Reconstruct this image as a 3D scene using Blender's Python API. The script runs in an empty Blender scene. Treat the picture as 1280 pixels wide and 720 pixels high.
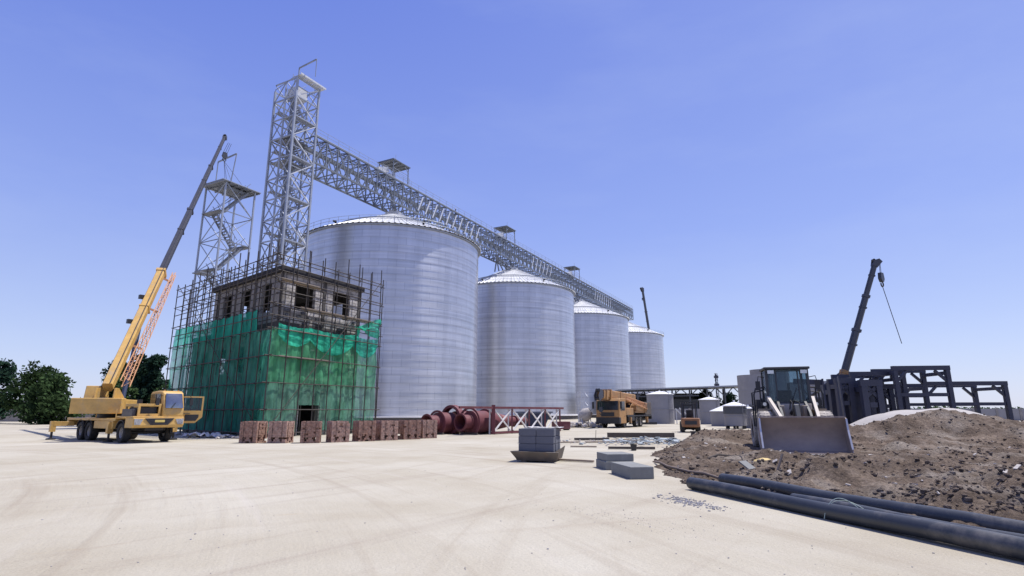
import bpy, bmesh, math, random
from mathutils import Vector as V, Matrix, noise
random.seed(7)
R = math.radians
PI = math.pi
scene = bpy.context.scene
COL = scene.collection

# ------------------------------------------------------------------ helpers
def unit(v):
    v = V(v)
    return v.normalized()

class MB:
    """collects shapes and links them as one mesh object"""
    def __init__(self):
        self.v = []; self.f = []; self.uv = {}
    def add(self, vs, fs):
        o = len(self.v)
        self.v += [V(p) for p in vs]
        self.f += [tuple(i + o for i in f) for f in fs]
        return self
    def hexa(self, p):
        return self.add(p, [(0,3,2,1),(4,5,6,7),(0,1,5,4),(1,2,6,5),(2,3,7,6),(3,0,4,7)])
    def box(self, x0, x1, y0, y1, z0, z1):
        return self.hexa([(x0,y0,z0),(x1,y0,z0),(x1,y1,z0),(x0,y1,z0),(x0,y0,z1),(x1,y0,z1),(x1,y1,z1),(x0,y1,z1)])
    def obox(self, o, a, b, c):
        o, a, b, c = V(o), V(a), V(b), V(c)
        return self.hexa([o, o+a, o+a+b, o+b, o+c, o+a+c, o+a+b+c, o+b+c])
    def cbox(self, c, sx, sy, sz, rz=0, rx=0, ry=0):
        m = Matrix.Rotation(rz,3,'Z') @ Matrix.Rotation(ry,3,'Y') @ Matrix.Rotation(rx,3,'X')
        a, b, d = m @ V((sx,0,0)), m @ V((0,sy,0)), m @ V((0,0,sz))
        return self.obox(V(c) - (a+b+d)/2, a, b, d)
    def bar(self, p, q, w, h=None, w2=None, h2=None, up=(0,0,1)):
        p, q = V(p), V(q); h = h or w; w2 = w2 or w; h2 = h2 or h
        d = (q-p).normalized(); up = V(up)
        if abs(d.dot(up)) > .98: up = V((1,0,0)) if abs(d.x) < .9 else V((0,1,0))
        s = d.cross(up).normalized(); u = s.cross(d)
        def ring(c, w, h): return [c-s*w/2-u*h/2, c+s*w/2-u*h/2, c+s*w/2+u*h/2, c-s*w/2+u*h/2]
        return self.hexa(ring(p,w,h) + ring(q,w2,h2))
    def tube(self, p, q, r, r2=None, n=10, caps=True):
        return self.path([p,q], r, n, r2=r2, caps=caps)
    def path(self, pts, r, n=8, r2=None, caps=True):
        pts = [V(p) for p in pts]; k = len(pts); o = len(self.v); vs = []; fs = []
        prev = None
        for i, p in enumerate(pts):
            d = (pts[min(i+1,k-1)] - pts[max(i-1,0)]).normalized()
            if prev is None:
                up = V((0,0,1)) if abs(d.z) < .95 else V((1,0,0))
                s = d.cross(up).normalized()
            else:
                s = (prev - d*prev.dot(d)).normalized()
            prev = s; u = s.cross(d)
            rr = r if r2 is None else r + (r2-r)*i/(k-1)
            vs += [p + (s*math.cos(a) + u*math.sin(a))*rr for a in [2*PI*j/n for j in range(n)]]
        for i in range(k-1):
            for j in range(n):
                fs.append((i*n+j, i*n+(j+1)%n, (i+1)*n+(j+1)%n, (i+1)*n+j))
        if caps:
            fs.append(tuple(range(n))[::-1]); fs.append(tuple((k-1)*n+j for j in range(n)))
        return self.add(vs, fs)
    def lathe(self, prof, n=32, o=(0,0,0), axis=(0,0,1), cap0=False, cap1=False):
        o = V(o); ax = unit(axis)
        up = V((0,0,1)) if abs(ax.z) < .95 else V((1,0,0))
        s = ax.cross(up).normalized(); u = ax.cross(s)
        vs = []; fs = []
        for r, z in prof:
            vs += [o + ax*z + (s*math.cos(2*PI*j/n) + u*math.sin(2*PI*j/n))*r for j in range(n)]
        for i in range(len(prof)-1):
            for j in range(n):
                fs.append((i*n+j, i*n+(j+1)%n, (i+1)*n+(j+1)%n, (i+1)*n+j))
        if cap0: fs.append(tuple(range(n))[::-1])
        if cap1: fs.append(tuple((len(prof)-1)*n+j for j in range(n)))
        return self.add(vs, fs)
    def prism(self, poly, fn0, fn1):
        """poly of 2d points; fn0, fn1 map a 2d point to the two end faces"""
        n = len(poly)
        vs = [fn0(*p) for p in poly] + [fn1(*p) for p in poly]
        fs = [tuple(range(n))[::-1], tuple(range(n,2*n))] + [(i,(i+1)%n,n+(i+1)%n,n+i) for i in range(n)]
        return self.add(vs, fs)
    def xprism(self, poly, x0, x1):      # profile in the y-z plane, extruded along x
        return self.prism(poly, lambda y,z: (x0,y,z), lambda y,z: (x1,y,z))
    def yprism(self, poly, y0, y1):
        return self.prism(poly, lambda x,z: (x,y0,z), lambda x,z: (x,y1,z))
    def grid(self, nx, ny, fn):
        vs = [fn(i/nx, j/ny) for j in range(ny+1) for i in range(nx+1)]
        return self.add(vs, [(j*(nx+1)+i, j*(nx+1)+i+1, (j+1)*(nx+1)+i+1, (j+1)*(nx+1)+i) for j in range(ny) for i in range(nx)])
    def lump(self, c, r, sq=1.0, seed=0, sub=1):
        bm = bmesh.new(); bmesh.ops.create_icosphere(bm, subdivisions=sub, radius=1)
        c = V(c); vs = []
        for v in bm.verts:
            k = 1 + .45*noise.noise(v.co*1.7 + V((seed*3.1, seed*1.7, 0)))
            vs.append(c + V((v.co.x*r*k, v.co.y*r*k, v.co.z*r*sq*k)))
        fs = [tuple(x.index for x in f.verts) for f in bm.faces]
        bm.free()
        return self.add(vs, fs)
    def build(self, name, mat, parent=None, smooth=40, bevel=0, uvf=None, recalc=True):
        me = bpy.data.meshes.new(name)
        me.from_pydata(self.v, [], self.f)
        if recalc:
            bm = bmesh.new(); bm.from_mesh(me)
            bmesh.ops.recalc_face_normals(bm, faces=bm.faces)
            bm.to_mesh(me); bm.free()
        if uvf:
            l = me.uv_layers.new(name='UVMap')
            for lp in me.loops:
                l.data[lp.index].uv = uvf(me.vertices[lp.vertex_index].co)
        if smooth:
            for p in me.polygons: p.use_smooth = True
            me.set_sharp_from_angle(angle=R(smooth))
        me.materials.append(mat)
        o = bpy.data.objects.new(name, me); COL.objects.link(o)
        if parent: o.parent = parent
        if bevel:
            b = o.modifiers.new('Bevel','BEVEL'); b.width = bevel; b.segments = 2; b.limit_method = 'ANGLE'; b.angle_limit = R(40)
        return o

def tag(o, label=None, cat=None, group=None, kind=None):
    if label: o['label'] = label
    if cat: o['category'] = cat
    if group: o['group'] = group
    if kind: o['kind'] = kind
    return o

def thing(name, label, cat, loc=(0,0,0), rz=0, group=None):
    o = bpy.data.objects.new(name, None); COL.objects.link(o)
    o.empty_display_size = .2
    o.location = loc; o.rotation_euler = (0,0,rz)
    return tag(o, label, cat, group)

CAM = V((0,0,1.6))
def root_mat(root):
    return Matrix.Translation(root.location) @ root.rotation_euler.to_matrix().to_4x4()
def loc_pt(root, p):
    return root_mat(root).inverted() @ V(p)

def members(root, name, segs, w, mat, h=None, lim=100, tube=False, parent=None):
    """every member a part of its own; past the limit the far ones become one part"""
    M = root_mat(root)
    segs = sorted(segs, key=lambda s: (M @ ((V(s[0])+V(s[1]))/2) - CAM).length)
    rest = MB()
    for i, (p, q) in enumerate(segs):
        m = MB() if i < lim else rest
        if tube: m.tube(p, q, w, n=6)
        else: m.bar(p, q, w, h)
        if i < lim: m.build(name, mat, parent or root, smooth=50 if tube else 0)
    if rest.v:
        tag(rest.build(name, mat, parent or root, smooth=50 if tube else 0), kind='stuff')

# ------------------------------------------------------------------ materials
def nd(nt, t, **kw):
    n = nt.nodes.new(t)
    for k, v in kw.items(): setattr(n, k, v)
    return n

def mk(name, col, rough=.6, metal=0.0, var=.18, scale=2.5, bump=0.0, bscale=20.0, dirt=None, spec=.5, rvar=.1, stretch=(1,1,1)):
    """Principled with two noise octaves of tone, optional dust patches and bump"""
    m = bpy.data.materials.new(name); m.use_nodes = True
    nt = m.node_tree; nt.nodes.clear()
    out = nd(nt,'ShaderNodeOutputMaterial'); b = nd(nt,'ShaderNodeBsdfPrincipled')
    nt.links.new(b.outputs[0], out.inputs[0])
    tc = nd(nt,'ShaderNodeTexCoord'); mp = nd(nt,'ShaderNodeMapping'); mp.inputs['Scale'].default_value = stretch
    nt.links.new(tc.outputs['Object'], mp.inputs[0])
    n1 = nd(nt,'ShaderNodeTexNoise'); n1.inputs['Scale'].default_value = scale; n1.inputs['Detail'].default_value = 6; n1.inputs['Roughness'].default_value = .65
    nt.links.new(mp.outputs[0], n1.inputs['Vector'])
    mr = nd(nt,'ShaderNodeMapRange'); mr.inputs['From Min'].default_value = .25; mr.inputs['From Max'].default_value = .75
    mr.inputs['To Min'].default_value = 1-var; mr.inputs['To Max'].default_value = 1+var
    nt.links.new(n1.outputs['Fac'], mr.inputs[0])
    mul = nd(nt,'ShaderNodeMix', data_type='RGBA', blend_type='MULTIPLY'); mul.inputs[0].default_value = 1
    mul.inputs[6].default_value = (*col,1)
    nt.links.new(mr.outputs[0], mul.inputs[7])
    c = mul.outputs[2]
    if dirt:
        dcol, amt, dsc = dirt
        n2 = nd(nt,'ShaderNodeTexNoise'); n2.inputs['Scale'].default_value = dsc; n2.inputs['Detail'].default_value = 8; n2.inputs['Roughness'].default_value = .7
        nt.links.new(tc.outputs['Object'], n2.inputs['Vector'])
        r2 = nd(nt,'ShaderNodeMapRange'); r2.inputs['From Min'].default_value = .62-.3*amt; r2.inputs['From Max'].default_value = .78-.2*amt
        r2.inputs['To Max'].default_value = min(1, amt+.25)
        nt.links.new(n2.outputs['Fac'], r2.inputs[0])
        mx = nd(nt,'ShaderNodeMix', data_type='RGBA'); mx.inputs[7].default_value = (*dcol,1)
        nt.links.new(r2.outputs[0], mx.inputs[0]); nt.links.new(c, mx.inputs[6]); c = mx.outputs[2]
    nt.links.new(c, b.inputs['Base Color'])
    rr = nd(nt,'ShaderNodeMapRange'); rr.inputs['To Min'].default_value = max(.02,rough-rvar); rr.inputs['To Max'].default_value = min(1,rough+rvar)
    nt.links.new(n1.outputs['Fac'], rr.inputs[0]); nt.links.new(rr.outputs[0], b.inputs['Roughness'])
    b.inputs['Metallic'].default_value = metal
    b.inputs['Specular IOR Level'].default_value = spec
    if bump:
        n3 = nd(nt,'ShaderNodeTexNoise'); n3.inputs['Scale'].default_value = bscale; n3.inputs['Detail'].default_value = 5
        nt.links.new(tc.outputs['Object'], n3.inputs['Vector'])
        bp = nd(nt,'ShaderNodeBump'); bp.inputs['Strength'].default_value = bump; bp.inputs['Distance'].default_value = .03
        nt.links.new(n3.outputs['Fac'], bp.inputs['Height']); nt.links.new(bp.outputs[0], b.inputs['Normal'])
    m['bsdf'] = b.name
    return m

DUST = (.40,.35,.30)
yellow  = mk('yellow paint', (.55,.34,.10), .5, var=.2, dirt=((.33,.27,.20),.34,1.6))
orange  = mk('orange paint', (.38,.205,.075), .6, var=.25, dirt=((.21,.145,.09),.55,1.3))
orange_jib = mk('orange jib paint', (.56,.30,.16), .6)
grey_paint = mk('grey boom paint', (.045,.045,.055), .4, var=.2)
dark_paint = mk('dark boom paint', (.045,.05,.068), .45)
fork_paint = mk('faded forklift paint', (.25,.11,.045), .6, var=.3, dirt=((.2,.15,.11),.4,2))
black   = mk('black rubber', (.022,.021,.021), .85, dirt=((.16,.13,.11),.25,2))
black_steel = mk('black steel', (.02,.02,.024), .5, var=.3)
dusty_tyre = mk('dusty tyre', (.22,.20,.18), .9, dirt=((.46,.42,.37),.8,2.2))
rim_grey = mk('rim grey', (.30,.28,.26), .5, metal=.3, dirt=(DUST,.3,3))
galv    = mk('galvanised steel', (.31,.34,.40), .5, metal=.35, var=.2, scale=.8)
galv_dark = mk('weathered galvanised steel', (.21,.23,.27), .55, metal=.3, var=.25, scale=.8)
galv_light = mk('bright galvanised plate', (.52,.54,.58), .5, metal=.15, var=.12)
bridge_steel = mk('bridge steel', (.165,.185,.215), .5, metal=.35, var=.22, scale=.6)
concrete = mk('concrete', (.25,.235,.225), .9, var=.22, scale=1.2, bump=.4, bscale=14)
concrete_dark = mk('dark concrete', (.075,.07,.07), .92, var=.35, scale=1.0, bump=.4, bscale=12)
roof_black = mk('black roof slab', (.028,.027,.03), .9, var=.4)  # near-black tone over the whole roof slab
white_ring = mk('white ring beam', (.72,.71,.70), .7, var=.08)
block_grey = mk('grey aerated block', (.115,.12,.145), .95, var=.12, scale=4, bump=.35, bscale=40)
slab_grey = mk('grey concrete slab', (.19,.195,.19), .9, var=.14, scale=3, bump=.3, bscale=30, dirt=((.42,.41,.38),.15,2))
tray_steel = mk('tray steel', (.12,.10,.085), .6, metal=.2, var=.3, dirt=((.20,.11,.06),.3,3))
red_oxide = mk('red oxide paint', (.13,.032,.040), .7, var=.2, scale=1.2, dirt=((.34,.20,.17),.3,1.1))
white_steel = mk('white braces', (.66,.64,.62), .5)
tank_grey = mk('tank grey', (.25,.245,.26), .6, metal=.1, var=.12, scale=.8, dirt=((.38,.36,.35),.2,.6))
tank_roof = mk('white tank roof', (.72,.72,.72), .5, var=.08)
navy = mk('navy steel', (.036,.039,.062), .5, var=.25)
navy_sheet = mk('navy sheet', (.03,.045,.10), .6)
shed_dark = mk('dark shed cladding', (.07,.075,.085), .7)
shed_roof = mk('shed roof sheet', (.30,.32,.36), .5, metal=.3)
timber = mk('weathered timber', (.26,.205,.155), .85, var=.3, scale=3, stretch=(1,8,8))
dark_timber = mk('dark timber', (.085,.07,.06), .9, var=.3)
rust_pole = mk('rusty scaffold tube', (.06,.05,.044), .65, metal=.3, var=.35, scale=1.5)
bucket_steel = mk('worn bucket steel', (.31,.25,.215), .65, metal=.15, var=.25, scale=1.6, dirt=((.36,.29,.235),.5,2.2), stretch=(.5,1,1))
edge_steel = mk('polished edge steel', (.55,.53,.52), .4, metal=.5)
loader_paint = mk('dusty loader paint', (.33,.27,.20), .6, var=.2, dirt=((.36,.31,.26),.5,2))
arm_pale = mk('pale arm paint', (.46,.41,.35), .55, var=.14)
cab_dark = mk('dark cab frame', (.045,.048,.052), .5)
pipe_black = mk('black plastic pipe', (.030,.034,.042), .45, var=.3, scale=2, dirt=((.17,.155,.14),.36,1.8))
foam_yellow = mk('yellow foam', (.55,.42,.18), .9, bump=.5)
plate_yellow = mk('number plate', (.55,.42,.12), .5)
skin_tone = mk('skin', (.36,.21,.15), .6)
cloth_navy = mk('navy work cloth', (.03,.035,.06), .9)
white_sheet = mk('white plastic sheet', (.60,.59,.58), .55, bump=.5, bscale=6)
rubble_pale = mk('pale rubble', (.40,.37,.345), .95, var=.4, scale=5, bump=.5)
rubble_blue = mk('blue grey glass rubble', (.33,.37,.385), .8, var=.45, scale=5)
stone_grey = mk('grey stones', (.22,.215,.23), .9, var=.4, scale=6)
bark = mk('bark', (.07,.055,.045), .95, bump=.6)
glass_dark = mk('dark window glass', (.02,.024,.03), .08, var=.1, spec=.8, rvar=.02)
glass_sky = mk('reflecting windscreen', (.24,.26,.30), .12, metal=.8, var=.35, scale=1.5, rvar=.03)
lamp_glass = mk('headlight glass', (.55,.56,.58), .12, metal=.5)
rope_dark = mk('steel rope', (.05,.05,.06), .6)
hose_brown = mk('brown hose', (.16,.12,.095), .7)
wire_green = mk('pale green wire', (.40,.48,.42), .5)
chrome = mk('hydraulic rod', (.6,.6,.62), .2, metal=.9)
sand_pale = mk('pale sand', (.38,.355,.33), .95, var=.12, bump=.4)

def glass_mat(name, tint, clear=.55):
    m = bpy.data.materials.new(name); m.use_nodes = True; nt = m.node_tree; nt.nodes.clear()
    out = nd(nt,'ShaderNodeOutputMaterial'); mx = nd(nt,'ShaderNodeMixShader'); mx.inputs[0].default_value = 1-clear
    t = nd(nt,'ShaderNodeBsdfTransparent'); t.inputs[0].default_value = (*tint,1)
    b = nd(nt,'ShaderNodeBsdfPrincipled'); b.inputs['Base Color'].default_value = (.04,.05,.06,1); b.inputs['Roughness'].default_value = .06; b.inputs['Specular IOR Level'].default_value = .9
    nt.links.new(t.outputs[0], mx.inputs[1]); nt.links.new(b.outputs[0], mx.inputs[2]); nt.links.new(mx.outputs[0], out.inputs[0])
    return m
glass_clear = glass_mat('cab glass', (.8,.9,.95), .72)

def net_mat(name, col, cover, light=(.1,.1,.1)):
    m = bpy.data.materials.new(name); m.use_nodes = True; nt = m.node_tree; nt.nodes.clear()
    out = nd(nt,'ShaderNodeOutputMaterial'); mx = nd(nt,'ShaderNodeMixShader')
    tr = nd(nt,'ShaderNodeBsdfTransparent'); df = nd(nt,'ShaderNodeBsdfDiffuse'); tl = nd(nt,'ShaderNodeBsdfTranslucent')
    m2 = nd(nt,'ShaderNodeMixShader'); m2.inputs[0].default_value = .5
    tc = nd(nt,'ShaderNodeTexCoord')
    n = nd(nt,'ShaderNodeTexNoise'); n.inputs['Scale'].default_value = .7; n.inputs['Detail'].default_value = 8; n.inputs['Roughness'].default_value = .65
    nt.links.new(tc.outputs['Object'], n.inputs['Vector'])
    mr = nd(nt,'ShaderNodeMapRange'); mr.inputs['From Min'].default_value = .3; mr.inputs['From Max'].default_value = .7
    mr.inputs['To Min'].default_value = cover-.13; mr.inputs['To Max'].default_value = min(1,cover+.12)
    nt.links.new(n.outputs['Fac'], mr.inputs[0]); nt.links.new(mr.outputs[0], mx.inputs[0])
    n2 = nd(nt,'ShaderNodeTexNoise'); n2.inputs['Scale'].default_value = 1.6; n2.inputs['Detail'].default_value = 6
    mp = nd(nt,'ShaderNodeMapping'); mp.inputs['Scale'].default_value = (1.8,1.8,.35); nt.links.new(tc.outputs['Object'], mp.inputs[0]); nt.links.new(mp.outputs[0], n2.inputs['Vector'])
    r2 = nd(nt,'ShaderNodeMapRange'); r2.inputs['From Min'].default_value = .25; r2.inputs['From Max'].default_value = .75; r2.inputs['To Min'].default_value = .45; r2.inputs['To Max'].default_value = 1.7; nt.links.new(n2.outputs['Fac'], r2.inputs[0])  # light and shade of vertical folds put into the net colour
    cm = nd(nt,'ShaderNodeMix', data_type='RGBA', blend_type='MULTIPLY'); cm.inputs[0].default_value = 1; cm.inputs[6].default_value = (*col,1); nt.links.new(r2.outputs[0], cm.inputs[7])
    for s in (df, tl): nt.links.new(cm.outputs[2], s.inputs[0])
    nt.links.new(df.outputs[0], m2.inputs[1]); nt.links.new(tl.outputs[0], m2.inputs[2])
    nt.links.new(tr.outputs[0], mx.inputs[1]); nt.links.new(m2.outputs[0], mx.inputs[2]); nt.links.new(mx.outputs[0], out.inputs[0])
    return m
net_teal = net_mat('teal net', (.05,.50,.36), .80)
net_green = net_mat('green net', (.13,.47,.24), .72)
net_dark = net_mat('dark teal net', (.07,.34,.25), .70)
net_dusty = net_mat('dusty net', (.17,.41,.28), .73)
net_loose = net_mat('loose net', (.06,.52,.34), .9)

def brick_uv(name, c1, c2, mortar, bw, bh, ms, var=.3, patch=None):
    m = bpy.data.materials.new(name); m.use_nodes = True; nt = m.node_tree; b = nt.nodes['Principled BSDF']
    uv = nd(nt,'ShaderNodeUVMap'); br = nd(nt,'ShaderNodeTexBrick')
    br.inputs['Color1'].default_value = (*c1,1); br.inputs['Color2'].default_value = (*c2,1); br.inputs['Mortar'].default_value = (*mortar,1)
    br.inputs['Scale'].default_value = 1; br.inputs['Brick Width'].default_value = bw; br.inputs['Row Height'].default_value = bh; br.inputs['Mortar Size'].default_value = ms
    nt.links.new(uv.outputs[0], br.inputs['Vector'])
    n = nd(nt,'ShaderNodeTexNoise'); n.inputs['Scale'].default_value = 1.1; n.inputs['Detail'].default_value = 8; n.inputs['Roughness'].default_value = .7
    nt.links.new(uv.outputs[0], n.inputs['Vector'])
    mr = nd(nt,'ShaderNodeMapRange'); mr.inputs['From Min'].default_value = .3; mr.inputs['From Max'].default_value = .7; mr.inputs['To Min'].default_value = 1-var; mr.inputs['To Max'].default_value = 1+var
    nt.links.new(n.outputs['Fac'], mr.inputs[0])
    mu = nd(nt,'ShaderNodeMix', data_type='RGBA', blend_type='MULTIPLY'); mu.inputs[0].default_value = 1
    nt.links.new(br.outputs['Color'], mu.inputs[6]); nt.links.new(mr.outputs[0], mu.inputs[7])
    nt.links.new(mu.outputs[2], b.inputs['Base Color']); b.inputs['Roughness'].default_value = .92
    bp = nd(nt,'ShaderNodeBump'); bp.inputs['Strength'].default_value = .6; bp.inputs['Distance'].default_value = .02; bp.invert = True
    nt.links.new(br.outputs['Fac'], bp.inputs['Height']); nt.links.new(bp.outputs[0], b.inputs['Normal'])
    return m
block_wall = brick_uv('block masonry', (.36,.345,.34), (.48,.455,.44), (.24,.225,.22), .6, .24, .025, .6)

def silo_wall_mat():
    m = bpy.data.materials.new('silo sheet steel'); m.use_nodes = True; nt = m.node_tree; b = nt.nodes['Principled BSDF']
    uv = nd(nt,'ShaderNodeUVMap')
    br = nd(nt,'ShaderNodeTexBrick'); br.offset = .5
    br.inputs['Color1'].default_value = (.51,.52,.555,1); br.inputs['Color2'].default_value = (.56,.565,.595,1); br.inputs['Mortar'].default_value = (.40,.41,.45,1)
    br.inputs['Scale'].default_value = 1; br.inputs['Brick Width'].default_value = 2.6; br.inputs['Row Height'].default_value = 1.12; br.inputs['Mortar Size'].default_value = .035; br.inputs['Mortar Smooth'].default_value = .3
    nt.links.new(uv.outputs[0], br.inputs['Vector'])
    # rows weather differently: noise stretched along the rows
    mp = nd(nt,'ShaderNodeMapping'); mp.inputs['Scale'].default_value = (.035,.55,1)
    n = nd(nt,'ShaderNodeTexNoise'); n.inputs['Scale'].default_value = 1.0; n.inputs['Detail'].default_value = 7; n.inputs['Roughness'].default_value = .7
    nt.links.new(uv.outputs[0], mp.inputs[0]); nt.links.new(mp.outputs[0], n.inputs['Vector'])
    mr = nd(nt,'ShaderNodeMapRange'); mr.inputs['From Min'].default_value = .3; mr.inputs['From Max'].default_value = .7; mr.inputs['To Min'].default_value = .90; mr.inputs['To Max'].default_value = 1.10
    nt.links.new(n.outputs['Fac'], mr.inputs[0])
    mu = nd(nt,'ShaderNodeMix', data_type='RGBA', blend_type='MULTIPLY'); mu.inputs[0].default_value = 1
    nt.links.new(br.outputs['Color'], mu.inputs[6]); nt.links.new(mr.outputs[0], mu.inputs[7])
    # run-down streaks
    mp2 = nd(nt,'ShaderNodeMapping'); mp2.inputs['Scale'].default_value = (.6,.03,1)
    n2 = nd(nt,'ShaderNodeTexNoise'); n2.inputs['Scale'].default_value = 1.0; n2.inputs['Detail'].default_value = 6
    nt.links.new(uv.outputs[0], mp2.inputs[0]); nt.links.new(mp2.outputs[0], n2.inputs['Vector'])
    mr2 = nd(nt,'ShaderNodeMapRange'); mr2.inputs['From Min'].default_value = .35; mr2.inputs['From Max'].default_value = .65; mr2.inputs['To Min'].default_value = .93; mr2.inputs['To Max'].default_value = 1.07
    nt.links.new(n2.outputs['Fac'], mr2.inputs[0])
    mu2 = nd(nt,'ShaderNodeMix', data_type='RGBA', blend_type='MULTIPLY'); mu2.inputs[0].default_value = 1
    nt.links.new(mu.outputs[2], mu2.inputs[6]); nt.links.new(mr2.outputs[0], mu2.inputs[7])
    # corrugation shading put into the colour as fine light and dark lines
    mp3 = nd(nt,'ShaderNodeMapping'); mp3.inputs['Scale'].default_value = (.03,2.1,1)
    n3 = nd(nt,'ShaderNodeTexNoise'); n3.inputs['Scale'].default_value = 1.0; n3.inputs['Detail'].default_value = 4
    nt.links.new(uv.outputs[0], mp3.inputs[0]); nt.links.new(mp3.outputs[0], n3.inputs['Vector'])
    mr3 = nd(nt,'ShaderNodeMapRange'); mr3.inputs['From Min'].default_value = .3; mr3.inputs['From Max'].default_value = .7; mr3.inputs['To Min'].default_value = .87; mr3.inputs['To Max'].default_value = 1.13
    nt.links.new(n3.outputs['Fac'], mr3.inputs[0])
    mu3 = nd(nt,'ShaderNodeMix', data_type='RGBA', blend_type='MULTIPLY'); mu3.inputs[0].default_value = 1
    nt.links.new(mu2.outputs[2], mu3.inputs[6]); nt.links.new(mr3.outputs[0], mu3.inputs[7])
    nt.links.new(mu3.outputs[2], b.inputs['Base Color'])
    b.inputs['Metallic'].default_value = .75
    rr = nd(nt,'ShaderNodeMapRange'); rr.inputs['To Min'].default_value = .23; rr.inputs['To Max'].default_value = .38
    nt.links.new(n.outputs['Fac'], rr.inputs[0]); nt.links.new(rr.outputs[0], b.inputs['Roughness'])
    b.inputs['Anisotropic'].default_value = .75; b.inputs['Anisotropic Rotation'].default_value = .25
    tg = nd(nt,'ShaderNodeTangent'); tg.direction_type = 'RADIAL'; tg.axis = 'Z'; nt.links.new(tg.outputs[0], b.inputs['Tangent'])
    bp = nd(nt,'ShaderNodeBump'); bp.inputs['Strength'].default_value = .5; bp.inputs['Distance'].default_value = .05
    nt.links.new(n.outputs['Fac'], bp.inputs['Height']); nt.links.new(bp.outputs[0], b.inputs['Normal'])
    return m
silo_sheet = silo_wall_mat()
silo_roof_mat = mk('silo roof sheet', (.60,.61,.62), .45, metal=.3, var=.1, scale=.5)

def ground_mat():
    m = bpy.data.materials.new('dusty yard'); m.use_nodes = True; nt = m.node_tree; b = nt.nodes['Principled BSDF']
    tc = nd(nt,'ShaderNodeTexCoord')
    def noise_(sc, det, rough, mscale=(1,1,1), rot=0):
        mp = nd(nt,'ShaderNodeMapping'); mp.inputs['Scale'].default_value = mscale
        r_ = nd(nt,'ShaderNodeMapping'); r_.inputs['Rotation'].default_value = (0,0,rot)
        n = nd(nt,'ShaderNodeTexNoise'); n.inputs['Scale'].default_value = sc; n.inputs['Detail'].default_value = det; n.inputs['Roughness'].default_value = rough
        nt.links.new(tc.outputs['Object'], r_.inputs[0]); nt.links.new(r_.outputs[0], mp.inputs[0]); nt.links.new(mp.outputs[0], n.inputs['Vector']); return n.outputs['Fac']
    def rng(s, a, b_, c, d):
        r_ = nd(nt,'ShaderNodeMapRange'); r_.inputs['From Min'].default_value = a; r_.inputs['From Max'].default_value = b_; r_.inputs['To Min'].default_value = c; r_.inputs['To Max'].default_value = d
        nt.links.new(s, r_.inputs[0]); return r_.outputs[0]
    def mix(f, c1, c2, mode='MIX'):
        x = nd(nt,'ShaderNodeMix', data_type='RGBA', blend_type=mode)
        for s, i in ((f,0),(c1,6),(c2,7)):
            if isinstance(s, tuple): x.inputs[i].default_value = (*s,1)
            elif isinstance(s, (int,float)): x.inputs[i].default_value = s
            else: nt.links.new(s, x.inputs[i])
        return x.outputs[2]
    c = mix(rng(noise_(.22,6,.6),.35,.65,0,1), (.36,.323,.25), (.445,.416,.345))
    # vehicle tracks: long streaks along the two driving directions
    c = mix(rng(noise_(1.0,5,.6,(.06,1.3,1),R(-54)),.56,.72,0,.45), c, (.27,.225,.18))
    c = mix(rng(noise_(1.0,6,.65,(.05,1.0,1),R(-20)),.58,.75,0,.35), c, (.29,.235,.18))
    # curved wheel tracks: streaks that follow arcs round two far turning points
    def arcs(cx, cy, fr, det):
        sv = nd(nt,'ShaderNodeVectorMath', operation='SUBTRACT'); sv.inputs[1].default_value = (cx,cy,0); nt.links.new(tc.outputs['Object'], sv.inputs[0])
        ln = nd(nt,'ShaderNodeVectorMath', operation='LENGTH'); nt.links.new(sv.outputs[0], ln.inputs[0])
        sx = nd(nt,'ShaderNodeSeparateXYZ'); nt.links.new(sv.outputs[0], sx.inputs[0])
        at_ = nd(nt,'ShaderNodeMath', operation='ARCTAN2'); nt.links.new(sx.outputs[1], at_.inputs[0]); nt.links.new(sx.outputs[0], at_.inputs[1])
        cb = nd(nt,'ShaderNodeCombineXYZ'); nt.links.new(ln.outputs['Value'], cb.inputs[0]); nt.links.new(at_.outputs[0], cb.inputs[1])
        mp = nd(nt,'ShaderNodeMapping'); mp.inputs['Scale'].default_value = (fr,2.2,1); nt.links.new(cb.outputs[0], mp.inputs[0])
        n = nd(nt,'ShaderNodeTexNoise'); n.inputs['Scale'].default_value = 1; n.inputs['Detail'].default_value = det; n.inputs['Roughness'].default_value = .62; nt.links.new(mp.outputs[0], n.inputs['Vector']); return n.outputs['Fac']
    tr1 = arcs(-34,-6,1.5,7); tr2 = arcs(46,2,1.1,6)
    c = mix(rng(tr1,.55,.70,0,.5), c, (.275,.23,.175))
    c = mix(rng(tr2,.56,.70,0,.42), c, (.29,.245,.185))
    c = mix(rng(tr1,.30,.42,.35,0), c, (.47,.435,.385))
    # ochre stains
    c = mix(rng(noise_(.55,5,.6,(.5,1.4,1),R(-25)),.66,.78,0,.5), c, (.35,.25,.14))
    # fine grit
    c = mix(rng(noise_(9,8,.75),.58,.72,0,.35), c, (.27,.25,.23))
    c = mix(1.0, c, rng(noise_(38,6,.7),.3,.7,.86,1.13), 'MULTIPLY')
    nt.links.new(c, b.inputs['Base Color']); b.inputs['Roughness'].default_value = .95; b.inputs['Specular IOR Level'].default_value = .2
    a = nd(nt,'ShaderNodeMath', operation='MULTIPLY_ADD'); a.inputs[1].default_value = .5
    nt.links.new(noise_(14,8,.7), a.inputs[0]); nt.links.new(tr1, a.inputs[2])
    bp = nd(nt,'ShaderNodeBump'); bp.inputs['Strength'].default_value = .6; bp.inputs['Distance'].default_value = .07
    nt.links.new(a.outputs[0], bp.inputs['Height']); nt.links.new(bp.outputs[0], b.inputs['Normal'])
    return m

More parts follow.
